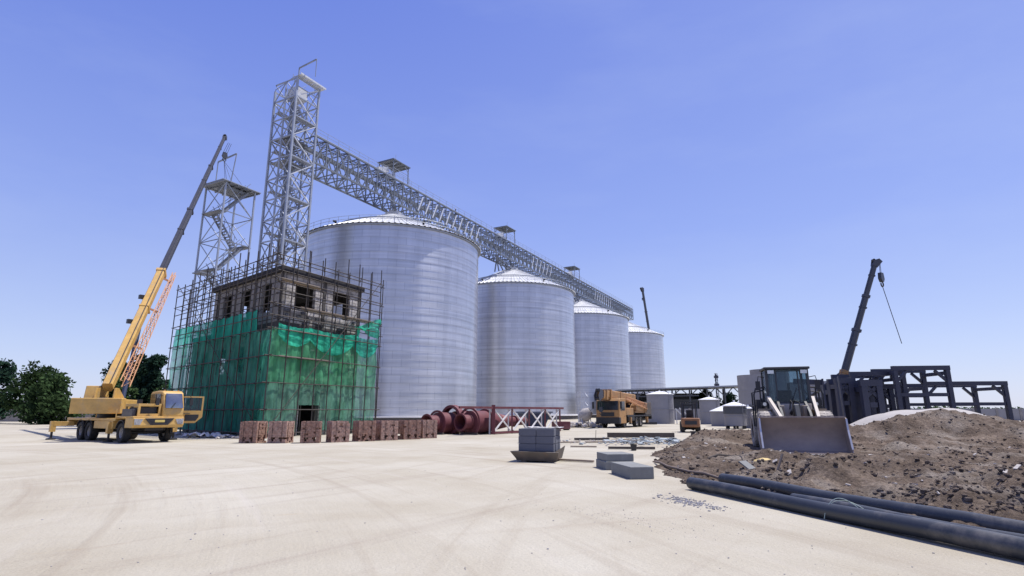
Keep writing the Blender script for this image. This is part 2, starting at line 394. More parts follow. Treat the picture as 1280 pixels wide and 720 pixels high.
def dirt_mat(name, c1, c2, c3):
    m = bpy.data.materials.new(name); m.use_nodes = True; nt = m.node_tree; b = nt.nodes['Principled BSDF']
    tc = nd(nt,'ShaderNodeTexCoord')
    def n_(sc, det=8, r_=.7):
        n = nd(nt,'ShaderNodeTexNoise'); n.inputs['Scale'].default_value = sc; n.inputs['Detail'].default_value = det; n.inputs['Roughness'].default_value = r_
        nt.links.new(tc.outputs['Object'], n.inputs['Vector']); return n.outputs['Fac']
    r1 = nd(nt,'ShaderNodeValToRGB'); r1.color_ramp.elements[0].color = (*c1,1); r1.color_ramp.elements[1].color = (*c3,1)
    r1.color_ramp.elements[0].position = .3; r1.color_ramp.elements[1].position = .75
    e = r1.color_ramp.elements.new(.52); e.color = (*c2,1)
    nt.links.new(n_(1.1), r1.inputs[0])
    mr = nd(nt,'ShaderNodeMapRange'); mr.inputs['From Min'].default_value = .3; mr.inputs['From Max'].default_value = .7; mr.inputs['To Min'].default_value = .55; mr.inputs['To Max'].default_value = 1.5
    nt.links.new(n_(13), mr.inputs[0])
    mr2 = nd(nt,'ShaderNodeMapRange'); mr2.inputs['From Min'].default_value = .52; mr2.inputs['From Max'].default_value = .66; mr2.inputs['To Max'].default_value = .75
    nt.links.new(n_(.42,6,.6), mr2.inputs[0])
    mxp = nd(nt,'ShaderNodeMix', data_type='RGBA'); mxp.inputs[7].default_value = (.27,.235,.20,1); nt.links.new(mr2.outputs[0], mxp.inputs[0]); nt.links.new(r1.outputs[0], mxp.inputs[6])
    mu = nd(nt,'ShaderNodeMix', data_type='RGBA', blend_type='MULTIPLY'); mu.inputs[0].default_value = 1
    nt.links.new(mxp.outputs[2], mu.inputs[6]); nt.links.new(mr.outputs[0], mu.inputs[7]); nt.links.new(mu.outputs[2], b.inputs['Base Color'])
    b.inputs['Roughness'].default_value = 1; b.inputs['Specular IOR Level'].default_value = .1
    bp = nd(nt,'ShaderNodeBump'); bp.inputs['Strength'].default_value = 1.0; bp.inputs['Distance'].default_value = .12
    nt.links.new(n_(7), bp.inputs['Height']); nt.links.new(bp.outputs[0], b.inputs['Normal'])
    return m
dirt = dirt_mat('brown dirt', (.062,.047,.036), (.13,.099,.076), (.27,.215,.17))
clod_mat = dirt_mat('dirt clod', (.085,.066,.055), (.14,.11,.09), (.28,.235,.20))

def leaf_mat(name, col):
    m = bpy.data.materials.new(name); m.use_nodes = True; nt = m.node_tree; nt.nodes.clear()
    out = nd(nt,'ShaderNodeOutputMaterial'); d = nd(nt,'ShaderNodeBsdfDiffuse'); t = nd(nt,'ShaderNodeBsdfTranslucent'); mx = nd(nt,'ShaderNodeMixShader'); mx.inputs[0].default_value = .3
    tc = nd(nt,'ShaderNodeTexCoord'); n = nd(nt,'ShaderNodeTexNoise'); n.inputs['Scale'].default_value = .9; n.inputs['Detail'].default_value = 5
    nt.links.new(tc.outputs['Object'], n.inputs['Vector'])
    mr = nd(nt,'ShaderNodeMapRange'); mr.inputs['From Min'].default_value = .3; mr.inputs['From Max'].default_value = .7; mr.inputs['To Min'].default_value = .5; mr.inputs['To Max'].default_value = 1.5
    nt.links.new(n.outputs['Fac'], mr.inputs[0])
    mu = nd(nt,'ShaderNodeMix', data_type='RGBA', blend_type='MULTIPLY'); mu.inputs[0].default_value = 1; mu.inputs[6].default_value = (*col,1); nt.links.new(mr.outputs[0], mu.inputs[7])
    for s in (d,t): nt.links.new(mu.outputs[2], s.inputs[0])
    nt.links.new(d.outputs[0], mx.inputs[1]); nt.links.new(t.outputs[0], mx.inputs[2]); nt.links.new(mx.outputs[0], out.inputs[0])
    return m
leaf_dark = leaf_mat('dark leaves', (.022,.045,.03))
leaf_mid = leaf_mat('green leaves', (.05,.085,.036))

# ------------------------------------------------------------------ camera, sky, sun
cam_d = bpy.data.cameras.new('camera'); cam = bpy.data.objects.new('camera', cam_d); COL.objects.link(cam)
cam.location = CAM; cam.rotation_euler = (R(90+12.47), 0, 0)
cam_d.sensor_width = 36; cam_d.lens = 36*700/1280; cam_d.clip_start = .1; cam_d.clip_end = 9000
scene.camera = cam
SUN_AZ, SUN_EL = R(68), R(67)
w = bpy.data.worlds.new('World'); scene.world = w; w.use_nodes = True
nt = w.node_tree; bg = nt.nodes['Background']
sky = nd(nt,'ShaderNodeTexSky'); sky.sky_type = 'NISHITA'; sky.sun_disc = False
sky.sun_elevation = SUN_EL; sky.sun_rotation = SUN_AZ; sky.air_density = 1.0; sky.dust_density = .35; sky.ozone_density = 1.5
tint = nd(nt,'ShaderNodeMix', data_type='RGBA', blend_type='MULTIPLY'); tint.inputs[0].default_value = 1; tint.inputs[7].default_value = (1.0,.9,1.08,1)
nt.links.new(sky.outputs[0], tint.inputs[6]); bg.inputs[1].default_value = .11
# clear summer air: a pale band at the horizon deepening to violet blue, by elevation of the sky direction
gco = nd(nt,'ShaderNodeTexCoord'); sep = nd(nt,'ShaderNodeSeparateXYZ'); nt.links.new(gco.outputs['Generated'], sep.inputs[0])
rmp = nd(nt,'ShaderNodeValToRGB'); els = rmp.color_ramp.elements
SKY = [(0,(.66,.76,.92)),(.09,(.55,.67,.92)),(.30,(.33,.45,.91)),(.63,(.15,.245,.80)),(1,(.10,.17,.65))]
els[0].position = 0; els[0].color = (*SKY[0][1],1); els[1].position = 1; els[1].color = (*SKY[-1][1],1)
for p_, c_ in SKY[1:-1]:
    e_ = els.new(p_); e_.color = (*c_,1)
nt.links.new(sep.outputs[2], rmp.inputs[0])
gain = nd(nt,'ShaderNodeMix', data_type='RGBA', blend_type='MULTIPLY'); gain.inputs[0].default_value = 1; gain.inputs[7].default_value = (7.7,7.7,8.3,1); nt.links.new(rmp.outputs[0], gain.inputs[6])
smx = nd(nt,'ShaderNodeMix', data_type='RGBA'); smx.inputs[0].default_value = .7
nt.links.new(tint.outputs[2], smx.inputs[6]); nt.links.new(gain.outputs[2], smx.inputs[7])
# wide pale aureole round the sun's place in the sky, and very faint high cirrus
dot = nd(nt,'ShaderNodeVectorMath', operation='DOT_PRODUCT'); dot.inputs[1].default_value = (math.sin(SUN_AZ)*math.cos(SUN_EL), math.cos(SUN_AZ)*math.cos(SUN_EL), math.sin(SUN_EL))
nt.links.new(gco.outputs['Generated'], dot.inputs[0])
pw = nd(nt,'ShaderNodeMath', operation='POWER', use_clamp=True); pw.inputs[1].default_value = 4.5; nt.links.new(dot.outputs['Value'], pw.inputs[0])
cmap = nd(nt,'ShaderNodeMapping'); cmap.inputs['Scale'].default_value = (1.2,2.4,5); nt.links.new(gco.outputs['Generated'], cmap.inputs[0])
cn = nd(nt,'ShaderNodeTexNoise'); cn.inputs['Scale'].default_value = 1.6; cn.inputs['Detail'].default_value = 7; cn.inputs['Roughness'].default_value = .6; nt.links.new(cmap.outputs[0], cn.inputs['Vector'])
cr = nd(nt,'ShaderNodeMapRange'); cr.inputs['From Min'].default_value = .45; cr.inputs['From Max'].default_value = .8; cr.inputs['To Min'].default_value = 0; cr.inputs['To Max'].default_value = .10; nt.links.new(cn.outputs['Fac'], cr.inputs[0])
sm_ = nd(nt,'ShaderNodeMath', operation='MULTIPLY_ADD'); sm_.inputs[1].default_value = .36; nt.links.new(pw.outputs[0], sm_.inputs[0]); nt.links.new(cr.outputs[0], sm_.inputs[2])
au = nd(nt,'ShaderNodeMix', data_type='RGBA'); au.inputs[7].default_value = (5.6,6.4,7.8,1); nt.links.new(sm_.outputs[0], au.inputs[0]); nt.links.new(smx.outputs[2], au.inputs[6])
nt.links.new(au.outputs[2], bg.inputs[0])
sun_d = bpy.data.lights.new('sun','SUN'); sun = bpy.data.objects.new('sun', sun_d); COL.objects.link(sun)
sun_d.energy = 5.0; sun_d.angle = R(.5); sun_d.color = (1,.955,.90)
sdir = V((math.sin(SUN_AZ)*math.cos(SUN_EL), math.cos(SUN_AZ)*math.cos(SUN_EL), math.sin(SUN_EL)))
sun.rotation_euler = (-sdir).to_track_quat('-Z','Y').to_euler(); sun.location = sdir*150
vs = scene.view_settings; vs.view_transform = 'Standard'; vs.look = 'None'; vs.gamma = 1; vs.use_curve_mapping = False; vs.exposure = .22
scene.cycles.max_bounces = 6; scene.cycles.transparent_max_bounces = 12

# ------------------------------------------------------------------ setting
gm = MB(); gm.lathe([(.01,0),(30,0),(120,0),(600,0),(5000,0)], 64)
tag(gm.build('ground', ground_mat(), smooth=0), kind='structure')

# dirt: boundary polyline, everything to its right is heaped earth
BND = [(8.6,-4),(7.15,2.0),(5.72,7.0),(4.35,11.9),(3.75,13.6),(3.9,16),(4.5,19.5),(5.4,23),(7.6,28),(9.2,31.5),(12.0,36),(17,42),(24,52),(34,66)]
def bdist(x, y):
    best = 1e9; side = 1
    for (ax,ay),(bx,by) in zip(BND, BND[1:]):
        dx, dy = bx-ax, by-ay
        t = max(0, min(1, ((x-ax)*dx+(y-ay)*dy)/(dx*dx+dy*dy)))
        px, py = ax+dx*t, ay+dy*t
        d = math.hypot(x-px, y-py)
        if d < best:
            best = d; side = 1 if (dx*(y-ay)-dy*(x-ax)) < 0 else -1
    return best*side
def gs(x, y, cx, cy, a, sx, sy=None):
    sy = sy or sx
    return a*math.exp(-((x-cx)/sx)**2/2 - ((y-cy)/sy)**2/2)
_r = random.Random(11)
HEAPS = [(bx, by, _r.uniform(.04,.20)*(1 if by < 25 else 1.4), _r.uniform(.22,.75)) for bx, by in ((by*(.22+.85*_r.random()), by) for by in (8.5+25*_r.random()**1.2 for _ in range(240))) if bdist(bx, by) > .5]
def dirt_h(x, y):
    d = bdist(x, y)
    d += .35*noise.noise(V((x*.9, y*.9, 3)))
    e = max(-1, min(1, d/1.1))
    k = max(0, e); k = k*k*(3-2*k)
    n = noise.fractal(V((x*.55, y*.55, 1)), .9, 2.1, 6)
    f = noise.fractal(V((x*2.6, y*2.6, 9)), .75, 2.1, 5)
    rough = 1.0
    flat = math.exp(-((x-11.8)/2.6)**4 - ((y-23.6)/3.9)**4)      # the loader stands on levelled ground
    h = .12 + gs(x,y,7.2,18.0,.10,2.2,2.2) + gs(x,y,9.2,26.6,.34,1.5,2.2) + gs(x,y,11.0,30.0,.42,1.8,2.4) + gs(x,y,6.6,22.0,.10,.8,1.6)
    h += gs(x,y,20.9,28.6,1.2,2.0,1.8) + gs(x,y,24.5,28.2,.75,2.4,1.8) + gs(x,y,16.9,28.4,.62,1.6,1.5) + gs(x,y,29,28,.45,3,2)
    for bx, by, ba, bs in HEAPS:
        q = ((x-bx)**2+(y-by)**2)/(bs*bs)
        if q < 6: h += ba*(1-flat)*math.exp(-q)*max(0,min(1,(d-.9)/1.3))
    g = noise.fractal(V((x*6.5, y*6.5, 4)), .7, 2.1, 3)
    h += (.17*n + .11*f + .035*g)*(1-.85*flat)
    h = h*(1-flat) + flat*.10 + flat*.02*f
    if y > 33: h *= max(0, 1-(y-33)/10)
    return k*h + (-.10 if e <= 0 else -.10*(1-min(1,e*6)))
def spaced(a, b, s0, g):
    o = [a]; s = s0
    while o[-1] < b: o.append(o[-1]+s); s *= g
    return o
xs = spaced(2.6, 40, .075, 1.009); ys = spaced(1, 6.5, .22, .985) + spaced(6.7, 46, .06, 1.0085)
dm = MB(); nx = len(xs)
dm.v = [V((x, y, dirt_h(x, y))) for y in ys for x in xs]
dm.f = [(j*nx+i, j*nx+i+1, (j+1)*nx+i+1, (j+1)*nx+i) for j in range(len(ys)-1) for i in range(nx-1)
        if max(dm.v[j*nx+i].z, dm.v[j*nx+i+1].z, dm.v[(j+1)*nx+i].z, dm.v[(j+1)*nx+i+1].z) > -.06]
tag(dm.build('dirt_ground', dirt, smooth=70, recalc=False), kind='structure')
cl = MB(); k = 0
while k < 11000:
    y = 8.5 + 26*random.random()**1.3; x = y*(.20+.85*random.random())
    if bdist(x,y) < -.35*random.random()**2 or noise.noise(V((x*.8,y*.8,6))) < random.uniform(-.5,.25) or (abs(x-11.8) < 2.0 and 20.5 < y < 27): continue
    r = .012 + .055*random.random()**3.6
    cl.lump((x,y,dirt_h(x,y)+r*.2), r, .75, k); k += 1
tag(cl.build('dirt_clods', clod_mat, smooth=0), 'loose clods of brown earth over the dug up ground', 'clods', kind='stuff')
sh = MB()
sh.grid(40, 30, lambda a,b: (18.6+12*a, 29.8+8*b, .3*noise.noise(V((a*5,b*5,2))) + 1.95*max(0,math.sin(PI*a))**.7*max(0,math.sin(PI*b))**.8 - .15))
tag(sh.build('sand_heap', sand_pale, smooth=60), kind='structure')

dl = MB()
for i in range(150):
    y = 9.5+15*random.random(); x = y*(.25+.75*random.random())
    if bdist(x,y) < .3 or (abs(x-11.8) < 2.2 and 20 < y < 27): continue
    r = .02+.05*random.random()**2; dl.cbox((x,y,dirt_h(x,y)+.02), r*random.uniform(1.2,4), r*1.3, .02, random.random()*6, random.uniform(-.6,.6), random.uniform(-.5,.5))
tag(dl.build('dirt_litter', rubble_pale, smooth=0), 'pale scraps and broken bits strewn over the brown earth', 'litter', kind='stuff')
gv = MB()
for i in range(520):
    y = 4 + 16*random.random()**1.6; x = (random.random()-.5)*1.7*y + .5
    if x > 2.2 and bdist(x,y) > -.3: continue
    r = .006 + .016*random.random()**3
    gv.lump((x,y,r*.2), r*.7, .6, i)
for i in range(220):
    a = random.gauss(0,.6); b = random.gauss(0,.10)
    gv.lump((1.6+a*.9+b, 9.2+a*-.9+b*3, .002), .003+.007*random.random()**2, .6, i)
tag(gv.build('grit', stone_grey, smooth=0), 'small dark stones scattered on the pale yard', 'grit', kind='stuff')
st = MB()
for i in range(330):
    a = random.gauss(0,.17); b = random.gauss(0,.15)
    r = .007+.022*random.random()**1.6; st.lump((3.22+a-.5*b, 10.75-a*.6+b*2.6, r*.25), r, .55, i)
tag(st.build('gravel_patch', stone_grey, smooth=0), 'patch of grey stones spilt on the yard in front of the black pipe', 'gravel', kind='stuff')

# ------------------------------------------------------------------ silos
E1 = V((.47264,.88126,0)); E2 = V((-.88126,.47264,0)); ROT = math.atan2(E1.y, E1.x)
C1 = V((-20.8,93.72,0)); STEP = 43.733
SR, SH, SP, SB = 14.92, 29.0, 36.0, .95
def ring_rail(m, r, z, n, post=1.05, a0=0, a1=2*PI, bars=(.55,1.05), rad=.03):
    for i in range(n+1):
        a = a0+(a1-a0)*i/n; p = V((r*math.cos(a), r*math.sin(a), z)); m.bar(p, p+V((0,0,post)), rad*1.6)
    for h in bars:
        m.path([(r*math.cos(a0+(a1-a0)*i/64), r*math.sin(a0+(a1-a0)*i/64), z+h) for i in range(65)], rad, 5)
def make_silo(label, pos):
    t = thing('grain_silo', label, 'silo', pos, 0, 'steel grain silos in a row')
    m = MB(); n = 128; rows = 13
    # sheets step out slightly row by row, as lapped plates do
    prof = []
    hh = (SH-SB)/25
    for i in range(25):
        prof += [(SR+.018, SB+i*hh), (SR-.012, SB+(i+1)*hh-.02), (SR+.018, SB+(i+1)*hh-.005)]
    m.lathe(prof, n)
    wall = m.build('wall', silo_sheet, t, smooth=30, uvf=None)
    me = wall.data; uvl = me.uv_layers.new(name='UVMap')
    for p in me.polygons:
        ang = [math.atan2(me.vertices[me.loops[l].vertex_index].co.y, me.vertices[me.loops[l].vertex_index].co.x) for l in p.loop_indices]
        if max(ang)-min(ang) > PI: ang = [a+2*PI if a < 0 else a for a in ang]
        for l, a in zip(p.loop_indices, ang):
            uvl.data[l].uv = (a*SR, me.vertices[me.loops[l].vertex_index].co.z + .02)
    m = MB(); m.lathe([(SR+.35,-.1),(SR+.35,SB-.16)], 96)
    m.build('foundation', concrete_dark, t)
    m = MB(); m.lathe([(SR+.30,SB-.16),(SR+.5,SB-.16),(SR+.5,SB+.06),(SR-.1,SB+.09)], 96)
    m.build('ring_beam', white_ring, t)
    # ribbed conical roof with a scalloped eave
    m = MB(); nr = 108; rings = [(SR+.45, SH-.12), (SR*.66, SH+(SP-SH)*.34), (SR*.33, SH+(SP-SH)*.67), (1.5, SP-.65)]
    cyc = [(-.5,0),(-.24,0),(-.13,.09),(.13,.09),(.24,0)]
    vs = []; per = len(cyc)
    for r, z in rings:
        for i in range(nr):
            for c, hgt in cyc:
                a = 2*PI*(i+c)/nr; vs.append((r*math.cos(a), r*math.sin(a), z+hgt*min(1,.35+r/SR)))
    N = nr*per
    fs = [(i*N+j, i*N+(j+1)%N, (i+1)*N+(j+1)%N, (i+1)*N+j) for i in range(len(rings)-1) for j in range(N)]
    m.add(vs, fs)
    roof = m.build('roof', silo_roof_mat, t, smooth=0)
    m = MB(); m.lathe([(1.62,SP-.75),(1.62,SP-.35),(.9,SP-.12),(.9,SP+.15),(.02,SP+.2)], 24); m.build('cap', galv_light, roof)
    m = MB(); m.lathe([(SR*.655,SH+(SP-SH)*.345+.2),(SR*.665,SH+(SP-SH)*.345+.34),(SR*.645,SH+(SP-SH)*.345+.34)], 72); m.build('purlin_ring', galv, roof)
    for k in range(6):
        a = R(-118+k*60); r = SR*.9; z = SH+.9
        m = MB(); p = V((r*math.cos(a), r*math.sin(a), z-.2)); d = V((math.cos(a),math.sin(a),.0))
        m.tube(p, p+V((0,0,.55)), .16); m.tube(p+V((0,0,.5)), p+V((0,0,.42))+d*.45, .17)
        m.build('roof_vent', black_steel, roof)
    m = MB(); m.lathe([(SR+.02,SH-.35),(SR+.22,SH-.35),(SR+.22,SH-.15),(SR+.02,SH-.15)], 96); m.build('eave_angle', galv, t)
    m = MB(); ring_rail(m, SR+.42, SH-.05, 56); m.build('eave_railing', galv, t)
    # caged ladder on the far right side
    m = MB(); a = R(32)
    d = V((math.cos(a),math.sin(a),0)); s = V((-d.y,d.x,0))
    for q in (-.25,.25): m.bar(d*(SR+.25)+s*q+V((0,0,1)), d*(SR+.25)+s*q+V((0,0,SH+1)), .05)
    for i in range(90): m.bar(d*(SR+.25)-s*.25+V((0,0,1.2+i*.31)), d*(SR+.25)+s*.25+V((0,0,1.2+i*.31)), .03)
    m.build('ladder', galv, t)
    return t
labels = ['nearest and largest looking galvanised grain silo, standing behind the scaffolded building',
          'second galvanised silo from the left, its foot behind the red steel ducts and truss',
          'third galvanised silo from the left, standing behind the parked yellow truck crane',
          'farthest galvanised silo, right end of the row, behind a small capped tank']
s0 = make_silo(labels[0], C1)
for k in (1,2,3):
    r = s0.copy(); COL.objects.link(r); r.location = C1 + E1*STEP*k; r['label'] = labels[k]
    for ch in list(s0.children):
        c = ch.copy(); COL.objects.link(c); c.parent = r
        for g in list(ch.children):
            d = g.copy(); COL.objects.link(d); d.parent = c

# ------------------------------------------------------------------ conveyor bridge over the silo peaks
BZ0, BZ1, BW = 36.65, 40.8, 2.22
br = thing('conveyor_bridge', 'long steel lattice conveyor bridge running over the tops of the silos', 'bridge', C1, ROT)
T0, T1, PN = -20.4, 140.0, 2.2
NP = round((T1-T0)/PN); TX = [T0+(T1-T0)*i/NP for i in range(NP+1)]
for y in (-BW, BW):
    for z in (BZ0, BZ1):
        m = MB(); m.bar((T0,y,z), (T1,y,z), .24, .26); m.build('chord', bridge_steel, br, smooth=0)
post, diag, cross, lace = [], [], [], []
for i, x in enumerate(TX):
    for y in (-BW, BW):
        post.append(((x,y,BZ0+.13),(x,y,BZ1-.13)))
        if i < NP:
            a, b = (BZ0, BZ1) if i % 2 else (BZ1, BZ0)
            diag.append(((x,y,a),(TX[i+1],y,b)))
    cross.append(((x,-BW,BZ0),(x,BW,BZ0))); cross.append(((x,-BW,BZ1),(x,BW,BZ1)))
    if i < NP:
        s = 1 if i % 2 else -1
        lace.append(((x,-BW*s,BZ0-.02),(TX[i+1],BW*s,BZ0-.02)))
        lace.append(((x,-BW*s,BZ1-.02),(TX[i+1],BW*s,BZ1-.02)))
        diag.append(((x,BW,b),(TX[i+1],BW,a)))
        if x < 3 or x > 26: diag.append(((x,-BW,b),(TX[i+1],-BW,a)))
members(br, 'post', post, .17, bridge_steel)
members(br, 'diagonal', diag, .14, bridge_steel)
members(br, 'cross_beam', cross, .14, bridge_steel)
members(br, 'lacing', lace, .12, bridge_steel)
m = MB()                                       # conveyor casing inside the truss
m.box(T0+.3, T1-.3, .3, .9, BZ1-1.25, BZ1-.75); m.build('conveyor_casing', bridge_steel, br)
m = MB(); 
for i in range(int((T1-T0)/.4)): m.box(T0+.2+i*.4, T0+.36+i*.4, -1.9, -.9, BZ1-.53, BZ1-.49)
for y in (-1.9,-.95): m.box(T0+.2,T1-.2,y,y+.06,BZ1-.60,BZ1-.535)
m.build('walkway', bridge_steel, br, smooth=0)
m = MB(); m.box(T0+.1, T1, -BW-.1, -BW+.28, BZ1+.14, BZ1+.19); m.build('edge_sheet', galv_light, br)
m = MB()
for i in range(NP+1):
    for y in (-BW-.02, BW+.02): m.bar((TX[i],y,BZ1+.2), (TX[i],y,BZ1+1.2), .045)
for y in (-BW-.02, BW+.02):
    for h in (.7,1.2): m.bar((T0,y,BZ1+h), (T1,y,BZ1+h), .04)
m.build('handrail', galv, br, smooth=0)
def cladding(a, b, nme='side_panel'):          # the tilted bright side panels seen along part of the bridge
    x = a
    while x < b:
        m = MB(); m.obox((x,-BW-.16,BZ0+.5), (1.35,0,3.0), (0,.04,0), (.32,0,0)); m.build(nme, galv_light, br, smooth=0); x += 2.2
cladding(3.5, 25); cladding(50, 62); cladding(96, 112)
for k in range(4):                             # chutes and trestle feet down to every silo peak
    x = STEP*k
    m = MB()
    for y in (-1.2,1.2):
        for q in (-1.3,1.3): m.bar((x+q*.5,y*.6,SP-.2), (x+q,y,BZ0-.05), .2)
    m.build('trestle', bridge_steel, br, smooth=0)
    m = MB(); m.tube((x,0,SP+.1), (x-.6,.3,BZ1-1.7), .28); m.build('chute', galv, br)
    if k:                                      # heavier spout bundle between the silos
        m = MB()
        for q in range(5): m.tube((x-9+q*.7,-.8+q*.35,BZ0+.1), (x-2.0-q*1.1,-1.0+q*.5,SP-1.0-q*.35), .16)
        m.build('spout', galv_dark, br)
def shelter(label, t):
    s = thing('drive_shelter', label, 'shelter', C1+E1*t+V((0,0,BZ1+.2)), ROT, 'drive shelters on the conveyor bridge')
    L, D, H = 4.7, 3.7, 3.5
    m = MB(); m.obox((-.2,-BW-.15,H-.25), (L,0,.05), (0,D,0), (0,0,.12)); m.build('roof', bridge_steel, s, smooth=0)
    m = MB()
    for i in range(5): m.bar((-.1+i*(L-.3)/4,-BW,H-.32), (-.1+i*(L-.3)/4,-BW+D-.3,H-.32), .1)
    m.build('rafter', bridge_steel, s, smooth=0)
    for x in (.1, L-.6):
        for y in (-BW+.05, -BW+D-.45):
            m = MB(); m.bar((x,y,0), (x,y,H-.36), .13); m.build('post', bridge_steel, s, smooth=0)
    m = MB(); m.cbox((-1.7,-1.2,.75), 2.6, 1.0, .9, ry=-.35); m.tube((-.4,-1.2,.35), (-.4,-.1,.35), .35); m.cbox((1.0,-.9,.5), 1.5, .8, 1.0); m.build('drive_head', galv_light, s)
    m = MB()
    for y_ in (-BW+.05,-BW+D-.45):
        m.bar((.1,y_,H-1.3),(1.0,y_,H-.4),.09); m.bar((L-.6,y_,H-1.3),(L-1.5,y_,H-.4),.09); m.bar((.1,y_,H*.5),(L-.6,y_,H*.5),.07)
    for x in (-2.6, L-.3): m.bar((x,-BW,.1), (x,-BW,1.3), .06)
    for h in (.7,1.3): m.bar((-2.6,-BW,h), (L-.3,-BW,h), .05)
    m.bar((1.0,-BW+.4,H-.1), (1.0,-BW+.4,H+1.1), .04)
    m.build('guard_rail', galv, s, smooth=0)
shelter('flat roofed drive shelter on the bridge above the nearest silo', -3.4)
shelter('flat roofed drive shelter on the bridge above the gap between first and second silo', 37.2)
shelter('flat roofed drive shelter on the bridge farthest from the lattice tower', 79.5)

# ------------------------------------------------------------------ lattice towers
def flight(m, p, q, wdt, side, mat_rail=True):
    """stair flight: two stringers, treads and a handrail"""
    p, q = V(p), V(q); side = V(side); n = max(4, int(abs(q.z-p.z)/.25))
    for s in (0, wdt): m.bar(p+side*s, q+side*s, .06, .22)
    for i in range(n):
        c = p+(q-p)*(i+.5)/n; m.bar(c, c+side*wdt, .26, .04)
    for s in (0, wdt):
        m.bar(p+side*s+V((0,0,1)), q+side*s+V((0,0,1)), .05)
        for i in range(4):
            c = p+(q-p)*(i+.5)/4+side*s; m.bar(c, c+V((0,0,1)), .04)

P0 = C1 + E1*-24.4 - E2*2.2
tw = thing('lattice_tower', 'tall galvanised steel lattice elevator tower at the left end of the conveyor bridge', 'tower', P0, ROT)
X, Y, H = 3.95, 4.5, 48.2
for x, y in ((0,0),(X,0),(0,Y/2),(X,Y/2),(0,Y),(X,Y)):
    m = MB(); m.bar((x,y,0), (x,y,H - (0 if y < 1 else 1.2)), .26 if y != Y/2 else .2); m.build('leg', galv, tw, smooth=0)
lv = [H*i/16 for i in range(17)]
hor, dia, fro = [], [], []
for i, z in enumerate(lv):
    zz = min(z, H-.2)
    hor += [((0,0,zz),(X,0,zz)), ((0,Y,min(zz,H-1.3)),(X,Y,min(zz,H-1.3)))]
    hor += [((x,0,zz),(x,Y,zz)) for x in (0,X)]
    if i < 16:
        z1 = min(lv[i+1], H-.2)
        for x in (0, X):
            for a, b in ((0,Y/2),(Y/2,Y)):
                dia += [((x,a,zz),(x,b,z1)), ((x,b,zz),(x,a,z1))] 
        fro.append(((0,0,zz),(X,0,z1)) if i % 2 else ((X,0,zz),(0,0,z1)))
        dia.append(((0,Y,zz),(X,Y,z1)) if i % 2 else ((X,Y,zz),(0,Y,z1)))
members(tw, 'horizontal', hor, .15, galv)
members(tw, 'brace', dia, .11, galv)
members(tw, 'front_brace', fro, .13, galv_light)
members(tw, 'front_tie', [((0,-.02,z+1.5),(X,-.02,z+1.5)) for z in lv[:-1]], .10, galv)
for i in range(2, 16, 2):
    z = lv[i]
    m = MB(); m.box(.15, X-.1, .1, 1.0, z-.03, z+.03); m.box(.15, X-.1, .04, .09, z+.0, z+.16); m.build('landing', galv, tw, smooth=0)
    m = MB(); m.box(.2, X-.2, Y-1.2, Y-.1, z+1.4, z+1.46); m.build('rear_landing', galv_dark, tw, smooth=0)
    m = MB(); flight(m, (X-.6,1.1,z), (.7,1.1,z+3.0) if i % 4 else (.7,1.1,z+3.0), .8, (0,1,0)); flight(m, (.7,2.0,z+3.0), (X-.6,2.0,z+6.0), .8, (0,1,0)); m.build('stair_flight', galv, tw, smooth=0)
for z in (lv[12]-.4, lv[13]+.2):
    m = MB(); m.box(.1, X-.1, 1.2, Y-.1, z, z+.06); m.build('machine_floor', galv_dark, tw, smooth=0)
m = MB(); m.box(1.5, 1.9, 2.6, 3.0, 0, H-2); m.build('elevator_casing', galv_dark, tw, smooth=0)
m = MB()
for i in range(7): m.box(-.1+i*.66, .48+i*.66, -.75, .55, H+.02, H+.07+.02*(i%2))
m.box(-.1,X+.6,-.75,-.69,H+.08,H+.3)
m.build('top_platform', galv_light, tw, smooth=0)
m = MB()
for x in (0,X):
    m.bar((x,1,H-.5), (x,1,H+.6), .06)
for x, y in ((0,.6),(0,Y/2),(0,Y)): m.bar((x,y,H-1.2), (x,y,H+.3-.25*y), .08)
m.bar((0,.6,H+.15), (0,Y,H-.9), .08); m.bar((X,.6,H+.15), (X,Y,H-.9), .08)
m.build('top_rail', galv, tw, smooth=0)
m = MB(); m.bar((1.4,1.6,H-1), (1.4,1.6,H+2.6), .14); m.bar((1.4,1.6,H+2.6), (1.4,-1.9,H+2.9), .16); m.bar((1.4,-1.9,H+2.9), (1.4,-1.9,H+.1), .07)
m.build('davit', galv_dark, tw, smooth=0)
m = MB(); m.box(1.0, 2.9, 1.3, 3.2, H-2.2, H-.6); m.tube((2.9,2.2,H-1.4),(3.5,2.2,H-1.4),.35); m.build('head_drive', galv_light, tw)

PS = V((-31.75,58.2,0))
ts = thing('stair_tower', 'lower unfinished steel stair tower with sloping flights, beside the long crane boom', 'tower', PS, ROT)
X, Y, H = 3.7, 3.5, 26.6
for x, y in ((0,0),(X,0),(0,Y),(X,Y)):
    m = MB(); m.bar((x,y,0), (x,y,H), .16); m.build('leg', galv, ts, smooth=0)
hor, dia = [], []; n = 8; lv = [H*i/n for i in range(n+1)]
for i in range(n+1):
    z = lv[i]
    hor += [((0,0,z),(X,0,z)),((0,Y,z),(X,Y,z)),((0,0,z),(0,Y,z)),((X,0,z),(X,Y,z))]
    if i < n:
        z1 = lv[i+1]
        dia += [((0,0,z),(0,Y,z1)),((0,Y,z),(0,0,z1)),((X,0,z),(X,Y,z1)),((0,Y,z),(X,Y,z1)),((X,0,z),(0,0,z1)) if i%2 else ((0,0,z),(X,0,z1))]
members(ts, 'horizontal', hor[4:], .08, galv_dark)
members(ts, 'brace', dia, .075, galv)
